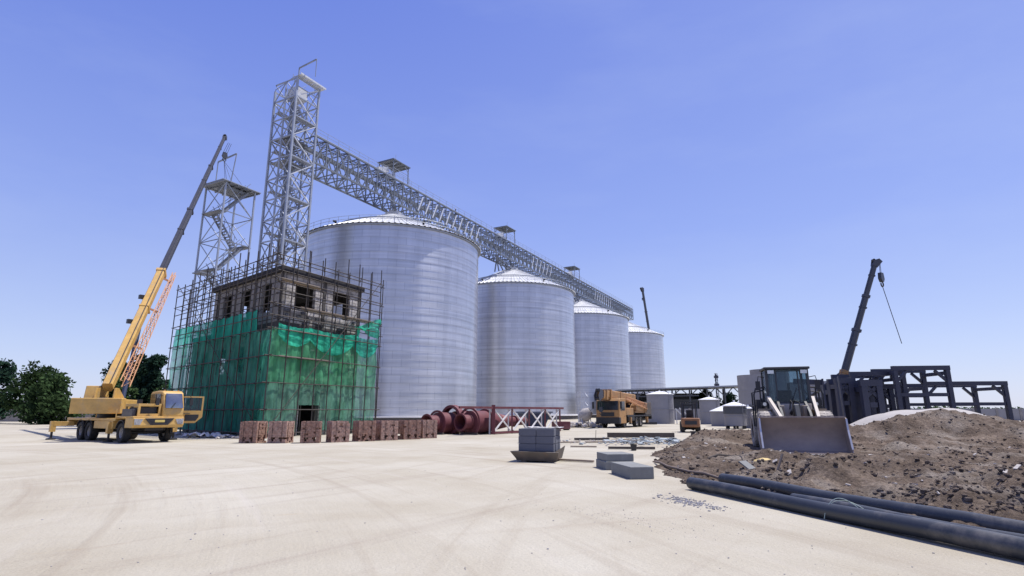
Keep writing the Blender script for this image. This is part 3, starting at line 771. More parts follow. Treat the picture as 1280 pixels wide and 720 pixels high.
for i in range(1, n):
    z = lv[i]
    if i % 2:
        m = MB(); flight(m, (.5,.4,z), (X-.4,.4,lv[i+1]), .85, (0,1,0)); m.build('stair_flight', galv_dark, ts, smooth=0)
        m = MB(); m.box(-.3,.6,.2,Y-.2,z-.05,z+.02); m.build('landing', galv_dark, ts, smooth=0)
    else:
        m = MB(); flight(m, (X-.4,1.8,z), (.5,1.8,lv[i+1]), .85, (0,1,0)); m.build('stair_flight', galv_dark, ts, smooth=0)
        m = MB(); m.box(X-.7,X+.35,.2,Y-.2,z-.05,z+.02); m.build('landing', galv_dark, ts, smooth=0)
m = MB(); m.box(-.6,X+.55,-.35,Y+.45,H+.02,H+.1); m.build('top_platform', galv, ts, smooth=0)
m = MB()
for i in range(6): m.bar((-.5+i*.92,-.3,H-.08), (-.5+i*.92,Y+.4,H-.08), .12)
m.box(.5, X-.5, .6, 2.2, H-.45, H-.15)
m.build('platform_joist', galv_dark, ts, smooth=0)
m = MB(); m.box(-1.5,-.2,.3,1.7,lv[5]-.7,lv[5]-.6); m.bar((-.2,.4,lv[5]-1.6),(-1.3,.4,lv[5]-.7),.07); m.build('side_platform', galv_dark, ts, smooth=0)
m = MB(); m.bar((.2,2.2,H+.1),(.2,2.2,H+2.9),.08); m.bar((.2,2.2,H+2.9),(.6,-.4,H+3.5),.13); m.bar((.6,-.4,H+3.5),(.35,-.3,H+.1),.08); m.build('davit', galv_dark, ts, smooth=0)

# worker seen on the bridge, above the railing
def person(name, label, pts, edges, radii, loc, rz, mats):
    me = bpy.data.meshes.new('body'); me.from_pydata(pts, edges, [])
    o = bpy.data.objects.new(name, me); COL.objects.link(o); o.location = loc; o.rotation_euler = (0,0,rz)
    sm = o.modifiers.new('Skin','SKIN'); o.modifiers.new('Sub','SUBSURF').levels = 1
    for v, r in zip(me.skin_vertices[0].data, radii): v.radius = (r, r*.85)
    me.skin_vertices[0].data[0].use_root = True
    me.materials.append(mats[0]); tag(o, label, 'person'); return o
bp_ = [(0,0,.95),(0,0,1.2),(0,0,1.42),(0,0,1.53),(0,-.01,1.62),(0,-.01,1.74),
       (.17,0,1.40),(.24,.03,1.12),(.2,-.16,.92),(.17,-.24,.86),(-.17,0,1.40),(-.25,.03,1.12),(-.2,-.16,.92),(-.17,-.24,.86),
       (.10,0,.88),(.12,-.03,.48),(.12,.03,.08),(.12,-.12,.04),(-.10,0,.88),(-.13,0,.48),(-.13,.05,.08),(-.13,-.1,.04)]
be = [(0,1),(1,2),(2,3),(3,4),(4,5),(2,6),(6,7),(7,8),(8,9),(2,10),(10,11),(11,12),(12,13),(0,14),(14,15),(15,16),(16,17),(0,18),(18,19),(19,20),(20,21)]
brd = [.15,.15,.15,.06,.09,.08,.075,.05,.038,.04,.075,.05,.038,.04,.095,.065,.045,.045,.095,.065,.045,.045]
wk = person('person', 'worker in dark clothes standing on the conveyor bridge between the first two shelters', bp_, be, brd,
            C1+E1*17.2-E2*1.3+V((0,0,BZ1-.47)), ROT, [cloth_navy])
m = MB(); m.lathe([(.115,1.68),(.12,1.72),(.105,1.80),(.06,1.85),(.01,1.86)], 14); m.lathe([(.15,1.685),(.12,1.695)],14); m.build('helmet', plate_yellow, wk)

# ------------------------------------------------------------------ unfinished building
N0 = V((-15.93,37.89,0)); ER = V((.46,.888,0)).normalized(); EL = V((-.761,.649,0)).normalized()
NR = V((ER.y,-ER.x,0)); NL = V((-EL.y,EL.x,0))
if NL.y > 0: NL = -NL
LR, LL, LU = 7.8, 14.6, 11.1           # right face, left face, top storey length of the left face
ZF, ZR = 7.45, 11.15
bd = thing('unfinished_building', 'three storey unfinished building of grey blocks with empty window openings, wrapped in scaffolding', 'building', N0)
def wall(name, o, d, nrm, length, z0, z1, holes, th=.24, mat=block_wall):
    """block wall with real openings; d runs along it, nrm points outwards"""
    ss = sorted({0, length, *[h[0] for h in holes], *[h[1] for h in holes]})
    zs = sorted({z0, z1, *[h[2] for h in holes], *[h[3] for h in holes]})
    def solid(i, j):
        if not (0 <= i < len(ss)-1 and 0 <= j < len(zs)-1): return False
        a, b = (ss[i]+ss[i+1])/2, (zs[j]+zs[j+1])/2
        return not any(h[0] < a < h[1] and h[2] < b < h[3] for h in holes)
    m = MB(); P = lambda s, z, k: V(o)+d*s-nrm*(th*k)+V((0,0,z))
    for i in range(len(ss)-1):
        for j in range(len(zs)-1):
            if not solid(i,j): continue
            a, b, c, e = ss[i], ss[i+1], zs[j], zs[j+1]
            m.add([P(a,c,0),P(b,c,0),P(b,e,0),P(a,e,0)], [(0,1,2,3)]); m.add([P(a,c,1),P(b,c,1),P(b,e,1),P(a,e,1)], [(3,2,1,0)])
            if not solid(i-1,j): m.add([P(a,c,0),P(a,e,0),P(a,e,1),P(a,c,1)], [(0,1,2,3)])
            if not solid(i+1,j): m.add([P(b,c,0),P(b,e,0),P(b,e,1),P(b,c,1)], [(3,2,1,0)])
            if not solid(i,j-1): m.add([P(a,c,0),P(b,c,0),P(b,c,1),P(a,c,1)], [(3,2,1,0)])
            if not solid(i,j+1): m.add([P(a,e,0),P(b,e,0),P(b,e,1),P(a,e,1)], [(0,1,2,3)])
    return m.build(name, mat, bd, smooth=0, uvf=lambda co: ((co-V(o)).dot(d)+.001*co.dot(nrm), co.z))
Z = V((0,0,0))
wall('front_wall', Z, ER, NR, LR, ZF+.25, ZR, [(1.15,3.0,8.75,10.65),(4.75,6.6,8.6,10.65)])
wall('front_wall', Z, ER, NR, LR, 3.6, ZF-.1, [(1.2,2.9,4.4,6.1),(4.9,6.5,4.4,6.1),(1.3,3.4,6.75,7.2),(5.2,7.2,6.8,7.25)])
wall('front_wall', Z, ER, NR, LR, 0, 3.35, [(2.3,4.1,0,2.1),(5.4,6.9,.9,2.4)])
wall('side_wall', Z, EL, NL, LU, ZF+.25, ZR, [(1.5,3.0,8.5,10.6),(4.7,6.2,8.5,10.6),(7.9,9.4,8.5,10.6)], mat=concrete)  # left face: its shade is put into a darker wall colour
wall('side_wall', Z, EL, NL, LL, 3.6, ZF-.1, [(1.5,3.0,4.4,6.3),(4.7,6.2,4.4,6.3),(7.9,9.4,4.4,6.3),(11.2,12.7,4.4,6.3)], mat=concrete)
wall('side_wall', Z, EL, NL, LL, 0, 3.35, [(1.5,3.0,.9,2.6),(4.7,6.8,0,2.4),(8.5,10.5,.9,2.6)], mat=concrete)
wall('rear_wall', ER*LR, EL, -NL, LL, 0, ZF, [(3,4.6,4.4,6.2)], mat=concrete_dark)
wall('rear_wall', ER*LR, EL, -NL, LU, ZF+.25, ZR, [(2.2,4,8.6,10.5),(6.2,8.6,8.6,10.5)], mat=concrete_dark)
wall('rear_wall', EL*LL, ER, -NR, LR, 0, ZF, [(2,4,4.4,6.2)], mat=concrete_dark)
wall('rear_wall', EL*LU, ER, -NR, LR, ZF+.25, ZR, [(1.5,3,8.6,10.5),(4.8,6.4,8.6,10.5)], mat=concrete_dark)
def slab(name, z, h, l, ov, mat):
    m = MB(); m.obox(-ER*ov-EL*ov+V((0,0,z)), ER*(LR+2*ov), EL*(l+2*ov), V((0,0,h))); return m.build(name, mat, bd, smooth=0)
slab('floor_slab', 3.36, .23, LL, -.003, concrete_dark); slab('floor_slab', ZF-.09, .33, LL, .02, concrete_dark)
slab('roof_slab', ZR+.005, .40, LU, .22, roof_black)
for s in (0, 3.75, LR-.32):                       # concrete columns stand proud of the blocks
    for z0, z1 in ((0,3.355),(3.6,ZF-.095),(ZF+.245,ZR)):
        m = MB(); m.obox(ER*s+NR*.02+V((0,0,z0)), ER*.32, -NR*.2, V((0,0,z1-z0))); m.build('column', concrete_dark, bd, smooth=0)
for s in (3.7, 7.0, 10.2):
    m = MB(); m.obox(EL*s+NL*.02+V((0,0,ZF+.25)), EL*.32, -NL*.2, V((0,0,ZR-ZF-.26))); m.build('column', concrete_dark, bd, smooth=0)
m = MB(); m.obox(NR*.025+ER*.34+V((0,0,8.15)), ER*3.39, -NR*.1, V((0,0,.25))); m.obox(NR*.025+ER*4.09+V((0,0,8.05)), ER*3.37, -NR*.1, V((0,0,.25))); m.build('lintel', concrete, bd, smooth=0)
m = MB()
for i in range(26):                               # ragged mortar and loose blocks along the sills
    s = random.uniform(.3,7.4); z = random.choice((ZF+.26,7.3,8.15,8.45)); m.cbox(ER*s+NR*.06+V((0,0,z+.06)), .18+.2*random.random(), .14, .12+.1*random.random(), math.atan2(ER.y,ER.x))
tag(m.build('loose_mortar', block_grey, bd, smooth=0), kind='stuff')

# ------------------------------------------------------------------ scaffold
def corner(o):      # where the two faces' offset lines meet
    # N + NR*o + ER*s = N + NL*o + EL*t
    a, b, c, d = ER.x, -EL.x, ER.y, -EL.y
    q = NL*o-NR*o; det = a*d-b*c
    s = (q.x*d-b*q.y)/det
    return NR*o+ER*s
sc = thing('scaffolding', 'rusty steel tube scaffolding with two rows of uprights around the unfinished building', 'scaffolding', N0)
LV = [.25,1.75,3.45,5.15,6.9,8.6,10.3,11.9]
SRL, SLL = 10.4, 17.4
up_, led, trs, brc = [], [], [], []
for o in (1.25, .4):
    c = corner(o)
    for d, L, nb in ((ER, SRL, 8), (EL, SLL, 12)):
        for i in range(nb+1):
            if i == 0 and d is EL: continue
            h = 12.2 + .9*random.random() if i not in (0,) else 12.9
            if d is EL and i > 9: h = 12.0+.4*random.random()
            p = c+d*(L*i/nb); up_.append((p+V((0,0,.03)), p+V((random.uniform(-.08,.08),random.uniform(-.08,.08),h))))
        for z in LV:
            e = random.uniform(.15,.5); led.append((c-d*.35+V((0,0,z+random.uniform(-.03,.03))), c+d*(L+e)+V((0,0,z+random.uniform(-.05,.05)))))
for d, L in ((ER, SRL), (EL, SLL)):
    for z in (7.8, 9.5, 11.15):
        for o in (1.29, .36): led.append((corner(o)-d*.3+V((0,0,z+random.uniform(-.05,.05))), corner(o)+d*(L+random.uniform(-.6,.4))+V((0,0,z+random.uniform(-.07,.07)))))
for d, L, nb, nn in ((ER, SRL, 8, NR), (EL, SLL, 12, NL)):
    for i in range(nb+1):
        for z in LV[1:]:
            a = corner(1.25)+d*(L*i/nb)+nn*.15; b = corner(.4)+d*(L*i/nb)-nn*.1
            trs.append((a+V((0,0,z-.06)), b+V((0,0,z-.06))))
for k in range(4):
    a = corner(1.3)+ER*(k*2.6); brc.append((a+V((0,0,.1+k*3)), a+ER*2.6+V((0,0,3.1+k*3))))
    a = corner(1.3)+EL*(k*4.3); brc.append((a+V((0,0,.1+k*3)), a+EL*4.3+V((0,0,3.1+k*3))))
members(sc, 'upright', up_, .038, rust_pole, tube=True)
members(sc, 'ledger', led, .034, rust_pole, tube=True)
members(sc, 'transom', trs, .025, rust_pole, tube=True)
members(sc, 'brace', brc, .025, rust_pole, tube=True)
for z, s0_, s1_ in ((10.33,.2,3.6),(8.63,6.2,9.4),(6.93,1.0,4.6),(8.63,2.0,6.4),(5.18,.5,5)):
    for q in range(3):
        m = MB(); a = corner(.5+q*.26)+ER*s0_+V((0,0,z)); m.obox(a, ER*(s1_-s0_), NR*.22, V((0,0,.05))); m.build('plank', timber, sc, smooth=0)

# ------------------------------------------------------------------ safety nets
def net(label, d, nn, s0, s1, z0, z1, mat, sag=.10, wr=.07, top=None, bot=None, seed=0, off=1.06, nx=90, nz=36, pitch=1.35):
    c = corner(off); m = MB()
    def fn(a, b):
        s = s0+(s1-s0)*a
        zt = top(s) if top else z1; zb = bot(s) if bot else z0
        hang = sag*abs(math.sin(PI*(s-s0)/pitch))
        zt -= hang*.8; zb -= hang*.25*random.random()
        z = zb+(zt-zb)*b
        n = -.02+noise.fractal(V((s*1.3,z*.5,seed*7.3)), .8, 2, 5)*wr + noise.noise(V((s*3.2,z*.35,seed)))*wr*.9
        n += .05*math.sin(PI*b)*abs(math.sin(PI*(s-s0)/pitch))
        return c+d*s+nn*min(.13,n)+V((0,0,z))
    m.grid(nx, nz, fn)
    o = m.build('safety_net', mat, smooth=180, recalc=False); o.location = N0
    return tag(o, label, 'safety net', 'green safety nets on the scaffolding')
net('bright teal net along the left scaffold face, highest sheet there', EL, NL, 2.4, 17.2, 6.9, 8.45, net_teal, seed=1, sag=.12)
net('green net on the left scaffold face, middle sheet below the bright teal one', EL, NL, 0, 17.3, 3.5, 6.92, net_dark, seed=2, sag=.06, wr=.09)
net('dark teal net at ground level of the left scaffold face, behind the open crane door', EL, NL, .02, 17.4, .25, 3.55, net_dark, seed=3, sag=.06, wr=.09)
net('translucent green net on the right scaffold face below the hanging swags', ER, NR, 0, 10.2, 3.45, 7.05, net_green, seed=4, sag=.08, wr=.12, pitch=1.3)
net('dusty green net left of the ground floor doorway', ER, NR, 0, 2.55, .3, 3.5, net_dusty, seed=5, sag=.05, wr=.08, nx=30)
net('narrow green net strip over the doorway head', ER, NR, 2.58, 4.5, 2.05, 3.5, net_dusty, seed=6, sag=.05, wr=.08, nx=26)
net('dusty green net right of the ground floor doorway, down to the brick stacks', ER, NR, 4.52, 10.2, .35, 3.5, net_dusty, seed=8, sag=.05, wr=.1, nx=60)
def swag(s, a, b, depth): return depth*math.sin(PI*max(0,min(1,(s-a)/(b-a))))**.7
def swnet(label, s0, s1, depth, seed, mat=net_loose):
    c = corner(1.19); m = MB()
    def fn(a, b):
        s = s0+(s1-s0)*a
        k = math.sin(PI*a)**.75
        zt = 7.35-.30*k*.55; zb = 7.0-depth*k-.35
        z = zt+(zb-zt)*b
        f = .045*math.sin(b*13+6*a*(1-a)*4+seed)*k + .03*math.sin(a*23+seed) + .08*noise.fractal(V((s*2,b*5+k*2,seed)),.8,2,4)
        return c+ER*s+NR*min(.05,max(-.05,f*.45))+V((0,0,z+.05*noise.noise(V((s*3,b*3,seed)))))
    m.grid(60, 40, fn)
    o = m.build('safety_net', mat, smooth=180, recalc=False); o.location = N0
    return tag(o, label, 'safety net', 'green safety nets on the scaffolding')
swnet('bright green net swag hanging nearest the scaffold corner', .5, 3.4, .75, 1)
swnet('long bright green net swag in the middle of the right scaffold face', 3.1, 7.6, 1.05, 4)
swnet('short teal net swag at the far right end of the scaffold', 7.4, 10.25, .95, 9, net_teal)
m = MB(); c = corner(1.1)
def fl(a, b):
    s = 7.9+2.4*a; z = 8.0 + 1.0*a*(1) - (1.5*a+.15)*b + .1*math.sin(9*b+3*a)
    return c+ER*s+NR*(.25*noise.fractal(V((a*3,b*3,5)),.8,2,4)+.1)+V((0,0,z))
m.grid(26,22,fl)
def fl2(a, b):
    return c+ER*(7.55+.45*a+.1*math.sin(b*7))+NR*(.12*math.sin(a*9+b*3))+V((0,0,8.05-1.6*b))
m.grid(10,20,fl2)
o = m.build('safety_net', net_loose, smooth=180, recalc=False); o.location = N0
tag(o, 'crumpled loose green net flapping above the others at the right of the building', 'safety net', 'green safety nets on the scaffolding')
m = MB()
for i in range(240):
    a = random.random(); p = N0+corner(2.0)+EL*(1+15*a)+NL*abs(random.gauss(0,.75)); r = .04+.2*random.random()**2
    m.lump((p.x,p.y,r*.3), r, .45, i)
tag(m.build('rubble_strip', rubble_pale, smooth=0), 'strip of pale rubble and rags along the foot of the left net', 'rubble', kind='stuff')
for i, (sx, sy, lab) in enumerate(((4.4,1.1,'crumpled white plastic sheet on the rubble between crane and brick stacks'),)):
    m = MB(); p = N0+corner(2.0)+EL*sx+NL*sy
    m.grid(24,14,lambda a,b: (p.x-1.4+2.8*a+.1*noise.noise(V((a*4,b*4,1))), p.y-.5+1.0*b, .06+.34*abs(noise.fractal(V((a*4,b*3,i+.5)),.8,2,4))))
    tag(m.build('plastic_sheet', white_sheet, smooth=60), lab, 'plastic sheet')

# ------------------------------------------------------------------ brick stacks
brick_m = mk('hollow red brick', (.29,.165,.12), .9, var=.6, scale=9, dirt=((.38,.30,.26),.4,6))
brick_m2 = mk('pale red brick', (.35,.215,.165), .9, var=.6, scale=9, dirt=((.42,.35,.31),.4,6))
def brick_stack(label, x, y, rz, s=1.0, seed=0, wide=.98):
    rnd = random.Random(seed)
    o = MB(); h = .095; n = 11; holes = (1,2)
    for k in range(n):
        z = k*(h+.004)
        nb = 9 if k % 2 else 5
        for i in range(nb):
            for side in range(4):
                w_ = wide/nb; a = -wide/2+i*w_
                if k in holes and side in (0,2) and (i in (2,6) if nb == 9 else i in (1,3)): continue       # fork holes
                if k in holes and side in (1,3) and (i in (2,6) if nb == 9 else i in (1,3)): continue
                dep = .12+.02*rnd.random(); j = rnd.uniform(-.012,.012)
                if rnd.random() < .03: continue
                q = (a+.003, a+w_-.003)
                if side == 0: o.box(q[0],q[1],-wide/2+j,-wide/2+dep,z,z+h)
                elif side == 2: o.box(q[0],q[1],wide/2-dep,wide/2+j,z,z+h)
                elif side == 1:
                    if abs(q[0]) < wide/2-.13 and abs(q[1]) < wide/2-.13: o.box(wide/2-dep,wide/2+j,q[0],q[1],z,z+h)
                else:
                    if abs(q[0]) < wide/2-.13 and abs(q[1]) < wide/2-.13: o.box(-wide/2+j,-wide/2+dep,q[0],q[1],z,z+h)
    o.box(-wide/2+.1,wide/2-.1,-wide/2+.1,wide/2-.1,.31,n*(h+.004)-.05); o.box(-wide/2+.27,wide/2-.27,-wide/2+.27,wide/2-.27,.0,.305)
    for i in range(10):
        for j2 in range(4):
            if rnd.random() < .8: o.cbox((-wide/2+.055+i*wide/10.2, -wide/2+.14+j2*wide/4.05, n*(h+.004)-.03+.01*rnd.random()), .095, .24, .09, rnd.uniform(-.05,.05))
    b = o.build('brick_stack', brick_m if seed % 2 else brick_m2, smooth=0); b.location = (x,y,0); b.rotation_euler = (0,0,rz)
    tag(b, label, 'bricks', 'stacks of red bricks in front of the netted building')
    st = MB()
    for q in (-.25,.25):
        w2 = wide/2+.016; zt = n*(h+.004)+.03
        for a, c_ in (((q,-w2,.02),(q,-w2,zt)),((q,w2,.02),(q,w2,zt)),((q,-w2,zt),(q,w2,zt))): st.bar(a,c_,.018,.01)
    st.build('strap', black, b, smooth=0)
brick_stack('leftmost stack of red bricks, near the truck crane', -13.75, 30.75, R(-8), seed=1)
brick_stack('second stack of red bricks from the left, with gaps on both sides', -12.28, 30.75, R(-2), seed=2)
brick_stack('third stack of red bricks from the left, with crumbled lower right corner', -10.68, 30.75, R(14), seed=3)
brick_stack('fourth stack of red bricks, left end of the tight group', -9.50, 31.55, R(34), seed=4)
brick_stack('fifth stack of red bricks, second of the tight group', -8.35, 32.6, R(36), seed=5)
brick_stack('sixth stack of red bricks, in the middle of the tight group', -7.35, 33.6, R(38), seed=6, wide=1.05)
brick_stack('seventh stack of red bricks, next to last on the right', -6.2, 34.8, R(32), seed=7, wide=1.05)
brick_stack('eighth stack of red bricks, right end beside the red steel ducts', -5.35, 36.1, R(36), seed=8)

# ------------------------------------------------------------------ red ducts and red truss
DX = V((.62,.78,0)).normalized()
def duct(label, pos, prof, ribs, r0):
    t = thing('steel_duct', label, 'duct', pos, 0, 'red steel ducts lying on the ground')
    m = MB(); m.lathe(prof, 36, (0,0,r0), DX); inner = [(max(.05,r-.03), z) for r, z in prof]
    m.lathe(inner, 36, (0,0,r0), DX)
    m.build('shell', red_oxide, t)
    for r, z in ribs:
        m = MB(); m.lathe([(r-.14,z),(r,z),(r,z+.07),(r-.14,z+.07)], 36, (0,0,r0), DX); m.build('flange', red_oxide, t)
    m = MB()
    for q in (.9, 2.6):
        p = DX*q; s = V((-DX.y,DX.x,0)); m.obox(p-s*.8, s*1.6, DX*.14, V((0,0,.14)))
    m.build('skid', dark_timber, t, smooth=0)
    return t
duct('stepped red steel duct lying at the left, its open end facing the brick stacks', (-6.15,41.2,0), [(.55,0),(.55,1.1),(.76,1.12),(.76,4.2)], [(.66,.02),(.92,1.05),(.92,4.1)], .80)
duct('red steel duct with a tapering cone, lying behind the red truss post', (-3.7,40.9,0), [(.52,0),(.52,1.0),(.80,1.02),(.80,2.7),(.77,2.75),(.32,6.2),(.32,7.6)], [(.62,.02),(1.05,.95),(.94,2.62),(.44,6.15)], .88)
m = MB(); p = V((-4.6,42.7,0))
m.lathe([(.85,0),(1.05,.02),(1.05,.5),(.85,.52)], 32, p+V((0,0,1.05)), DX); m.lathe([(.6,.5),(.6,1.6)], 24, p+V((0,0,1.05)), DX)
tag(m.build('duct_collar', red_oxide), 'short dark red duct collar standing behind the two lying ducts', 'duct')
FR0, FR1 = V((-1.35,41.7,0)), V((4.05,48.6,0)); FD = (FR1-FR0).normalized(); FL = (FR1-FR0).length
fr = thing('steel_truss', 'red steel truss frame with white cross braces, standing beside the red ducts', 'truss', FR0)
FH = 1.9; S2 = V((-FD.y,FD.x,0))*.35
for s in (Z, S2):
    m = MB(); m.bar(s+V((0,0,FH)) - FD*(3.6 if s is Z else 0), s+FD*(FL+.5)+V((0,0,FH)), .16); m.build('top_chord', red_oxide, fr, smooth=0)
    m = MB(); m.bar(s+V((0,0,.12)), s+FD*FL+V((0,0,.12)), .14); m.build('bottom_chord', red_oxide, fr, smooth=0)
for i in range(5):
    x = FL*i/4
    m = MB(); m.bar(FD*x+V((0,0,.02)), FD*x+V((0,0,FH+ (.2 if i == 0 else -.09))), .26 if i == 0 else .12); m.build('post', red_oxide, fr, smooth=0)
    m = MB(); m.bar(S2+FD*x+V((0,0,.02)), S2+FD*x+V((0,0,FH-.09)), .1); m.build('post', white_steel, fr, smooth=0)
    if i < 4:
        a, b = FD*(x+.15), FD*(x+FL/4-.15)
        m = MB(); m.bar(a+V((0,0,.25)), b+V((0,0,FH-.15)), .09); m.build('cross_brace', white_steel, fr, smooth=0)
        m = MB(); m.bar(a+V((0,0,FH-.15))+S2*.08, b+V((0,0,.25))+S2*.08, .09); m.build('cross_brace', white_steel, fr, smooth=0)
        m = MB(); m.bar(FD*x+V((0,0,FH)), FD*x+S2+V((0,0,FH)), .08); m.build('tie', red_oxide, fr, smooth=0)
t = thing('steel_hopper', 'dark blue steel hopper standing behind the white cross braces', 'hopper', (1.9,49.0,0), R(35))
m = MB(); m.prism([(-1.2,-.8),(1.2,-.8),(1.2,.8),(-1.2,.8)], lambda x,y: (x*.55,y*.55,.15), lambda x,y: (x,y,1.5)); m.build('body', navy_sheet, t, smooth=0, bevel=.02)
m = MB(); m.box(-1.3,1.3,-.9,.9,1.52,1.62); m.build('rim', navy_sheet, t, smooth=0)
t = thing('red_crate', 'low red brown steel crate at the right end of the truss', 'crate', (4.4,51.8,0), R(20))
m = MB(); m.box(-.7,.7,-.5,.5,.1,.75); m.build('box', red_oxide, t, smooth=0, bevel=.02)
m = MB(); m.box(-.6,-.45,-.5,.5,0,.1); m.box(.45,.6,-.5,.5,0,.1); m.build('skid', dark_timber, t, smooth=0)

# ------------------------------------------------------------------ grey blocks on the steel tray
PT = V((1.02,19.45,0)); PRZ = R(-17)
t = thing('block_tray', 'rusty steel loading tray with flared front lip, carrying the stack of grey blocks', 'tray', PT, PRZ)
m = MB(); m.box(-.72,.5,-.55,.6,.05,.09); m.build('tray_floor', tray_steel, t, smooth=0)
m = MB(); m.prism([(-.72,.06),(.62,.06),(.70,.32),(-.92,.34)], lambda x,z: (x,-.55-.55*(z-.06),z), lambda x,z: (x,-.52-.55*(z-.06),z+.012)); m.build('front_lip', tray_steel, t, smooth=0)
m = MB(); m.prism([(-.55,.06),(.62,.06),(.70,.46),(-.60,.34)], lambda y,z: (.5+.25*(z-.06),y,z), lambda y,z: (.53+.25*(z-.06),y,z+.012)); m.build('side_lip', tray_steel, t, smooth=0)
m = MB(); m.prism([(-.55,.06),(.62,.06),(.62,.28),(-.62,.34)], lambda y,z: (-.72-.4*(z-.06),y,z), lambda y,z: (-.75-.4*(z-.06),y,z+.012)); m.build('side_lip', tray_steel, t, smooth=0)
m = MB(); m.box(-.6,-.45,-.5,.55,0,.05); m.box(.25,.4,-.5,.55,0,.05); m.build('runner', tray_steel, t, smooth=0)
bm_ = MB(); bm_.box(-.295,.295,-.118,.118,0,.236)
first = None
RT = Matrix.Rotation(PRZ,3,'Z')
for k in range(4):
    for row in range(4):
        for colm in range(2):
            p = V((-.40+.605*colm+random.uniform(-.012,.012), -.38+.262*row, .095+.243*k))
            if first is None:
                o = bm_.build('aerated_block', block_grey, smooth=0, bevel=.012); first = o
            else:
                o = first.copy(); COL.objects.link(o)
            o.location = PT + RT @ p; o.rotation_euler = (0,0,PRZ+random.uniform(-.03,.03))
            tag(o, 'grey aerated concrete block stacked on the rusty steel tray', 'block', 'grey blocks stacked on the steel tray')
m = MB()
m.grid(20,10,lambda a,b: PT+RT@V((-.62+1.25*a, -.05+.62*b, 1.085+.03*abs(noise.noise(V((a*5,b*5,3)))) )))
tag(m.build('cover_sheet', white_sheet, smooth=40), 'thin pale cover sheet lying over the top of the stacked grey blocks', 'cover sheet')

def slabthing(label, c, sx, sy, sz, rz, z0=0, bev=.015):
    m = MB(); m.box(-sx/2,sx/2,-sy/2,sy/2,0,sz)
    o = m.build('concrete_slab', slab_grey, smooth=0, bevel=bev); o.location = (c[0],c[1],z0); o.rotation_euler = (0,0,rz)
    tag(o, label, 'concrete slab', 'grey concrete slabs on the yard')
# long axis of the front slab runs away to the left
slabthing('long low grey concrete slab, nearest the camera and the black pipes', (3.06,15.0), .60, 1.45, .29, R(9))
slabthing('grey concrete slab behind the long one, lower of the two stacked at the back', (2.98,17.0), .82, 1.0, .23, R(8))
slabthing('grey concrete slab on top of the rear stack', (3.0,17.02), .80, .95, .20, R(9), .232)

# ------------------------------------------------------------------ pipes, hoses and scraps
def pipe(label, a, b, r, n=24):
    a, b = V(a), V(b); m = MB(); d = (b-a); k = 26
    pts = [a+d*i/k+V((0,0,.012*math.sin(i*.7))) for i in range(k+1)]
    m.path(pts, r, n, caps=False); m.path(pts, r-.02, n, caps=False)
    # ring closing the wall at both ends
    for p, q in ((pts[0],pts[1]),(pts[-1],pts[-2])):
        m.lathe([(r-.02,0),(r,0)], n, p, (q-p))
    tag(m.build('plastic_pipe', pipe_black, smooth=60), label, 'pipe', 'long black pipes along the edge of the dirt')
pipe('nearest long black pipe, lying on the pale yard', (3.80,12.5,.125), (7.45,.6,.13), .12)
pipe('black pipe farthest back, half bedded in the brown dirt', (4.66,13.0,.15), (8.2,1.5,.14), .12)
pipe('black pipe lying in the gap between the front and the rear pipe', (4.9,10.3,.115), (7.72,1.0,.115), .10)
m = MB(); c0 = V((5.02,9.3,.17))
pts = [c0+V((.10*math.cos(a)*4.2-.02*i, -.55*math.cos(a)*.9, .20*math.sin(a)*1.0+.12)) for i, a in enumerate([PI*k/22 for k in range(23)])]
m.path([V((4.72+.50*k/20, 9.02-.32*k/20+.12*math.sin(PI*k/20), .02+.30*math.sin(PI*k/20)**.7)) for k in range(21)], .005, 6)
m.path([V((4.76+.50*k/20, 9.08-.42*k/20+.10*math.sin(PI*k/20), .02+.27*math.sin(PI*k/20)**.5)) for k in range(21)], .004, 6)
tag(m.build('wire_loop', wire_green, smooth=60), 'thin pale green wire looped over the front black pipe', 'wire')
m = MB()
hp = [(4.55,18.6),(4.45,17.5),(4.42,16.6),(4.45,15.7),(4.5,14.9),(4.62,14.1),(4.75,13.5)]
m.path([(x,y,max(0,dirt_h(x,y))+.045) for x, y in hp], .035, 8)
tag(m.build('hose', hose_brown, smooth=60), 'brown hose running down the dirt towards the rear pipe end', 'hose')
def on_dirt(x, y): return max(0, dirt_h(x,y))
def put(name, label, cat, x, y, mat, fn, rz=0, dz=0, smooth=0, group=None, bevel=0):
    m = MB(); fn(m); o = m.build(name, mat, smooth=smooth, bevel=bevel); o.location = (x,y,on_dirt(x,y)+dz); o.rotation_euler = (0,0,rz); return tag(o, label, cat, group)
put('foam_chunk', 'broken chunk of yellow foam lying on the dirt below the bucket corner', 'foam', 6.75, 15.7, foam_yellow, lambda m: m.lump((0,0,.08), .25, .55, 4, 2), smooth=40)
put('board_piece', 'small grey board leaning in the dirt behind the rear pipe', 'board', 5.75, 14.3, slab_grey, lambda m: m.cbox((0,0,.10), .34, .30, .03, .3, .6), .4)
put('board_piece', 'thin pale lath stuck upright in the dirt behind the rear pipe', 'board', 6.35, 14.1, timber, lambda m: m.bar((0,0,-.05), (.22,.05,.42), .05, .03))
put('stick', 'dark weathered branch lying along the dirt mound', 'stick', 6.2, 17.2, dark_timber, lambda m: m.path([(-.5,0,.03),(-.1,.05,.12),(.3,0,.08),(.7,.1,.06)], .03, 6), .3)
put('white_rag', 'white strip of plastic lying under the left corner of the loader bucket', 'rag', 9.35, 20.6, white_sheet, lambda m: m.grid(14,4,lambda a,b: (-.3+.75*a, .14*b+.06*math.sin(a*7), .05+.05*math.sin(a*11+b))), -.6, smooth=60)
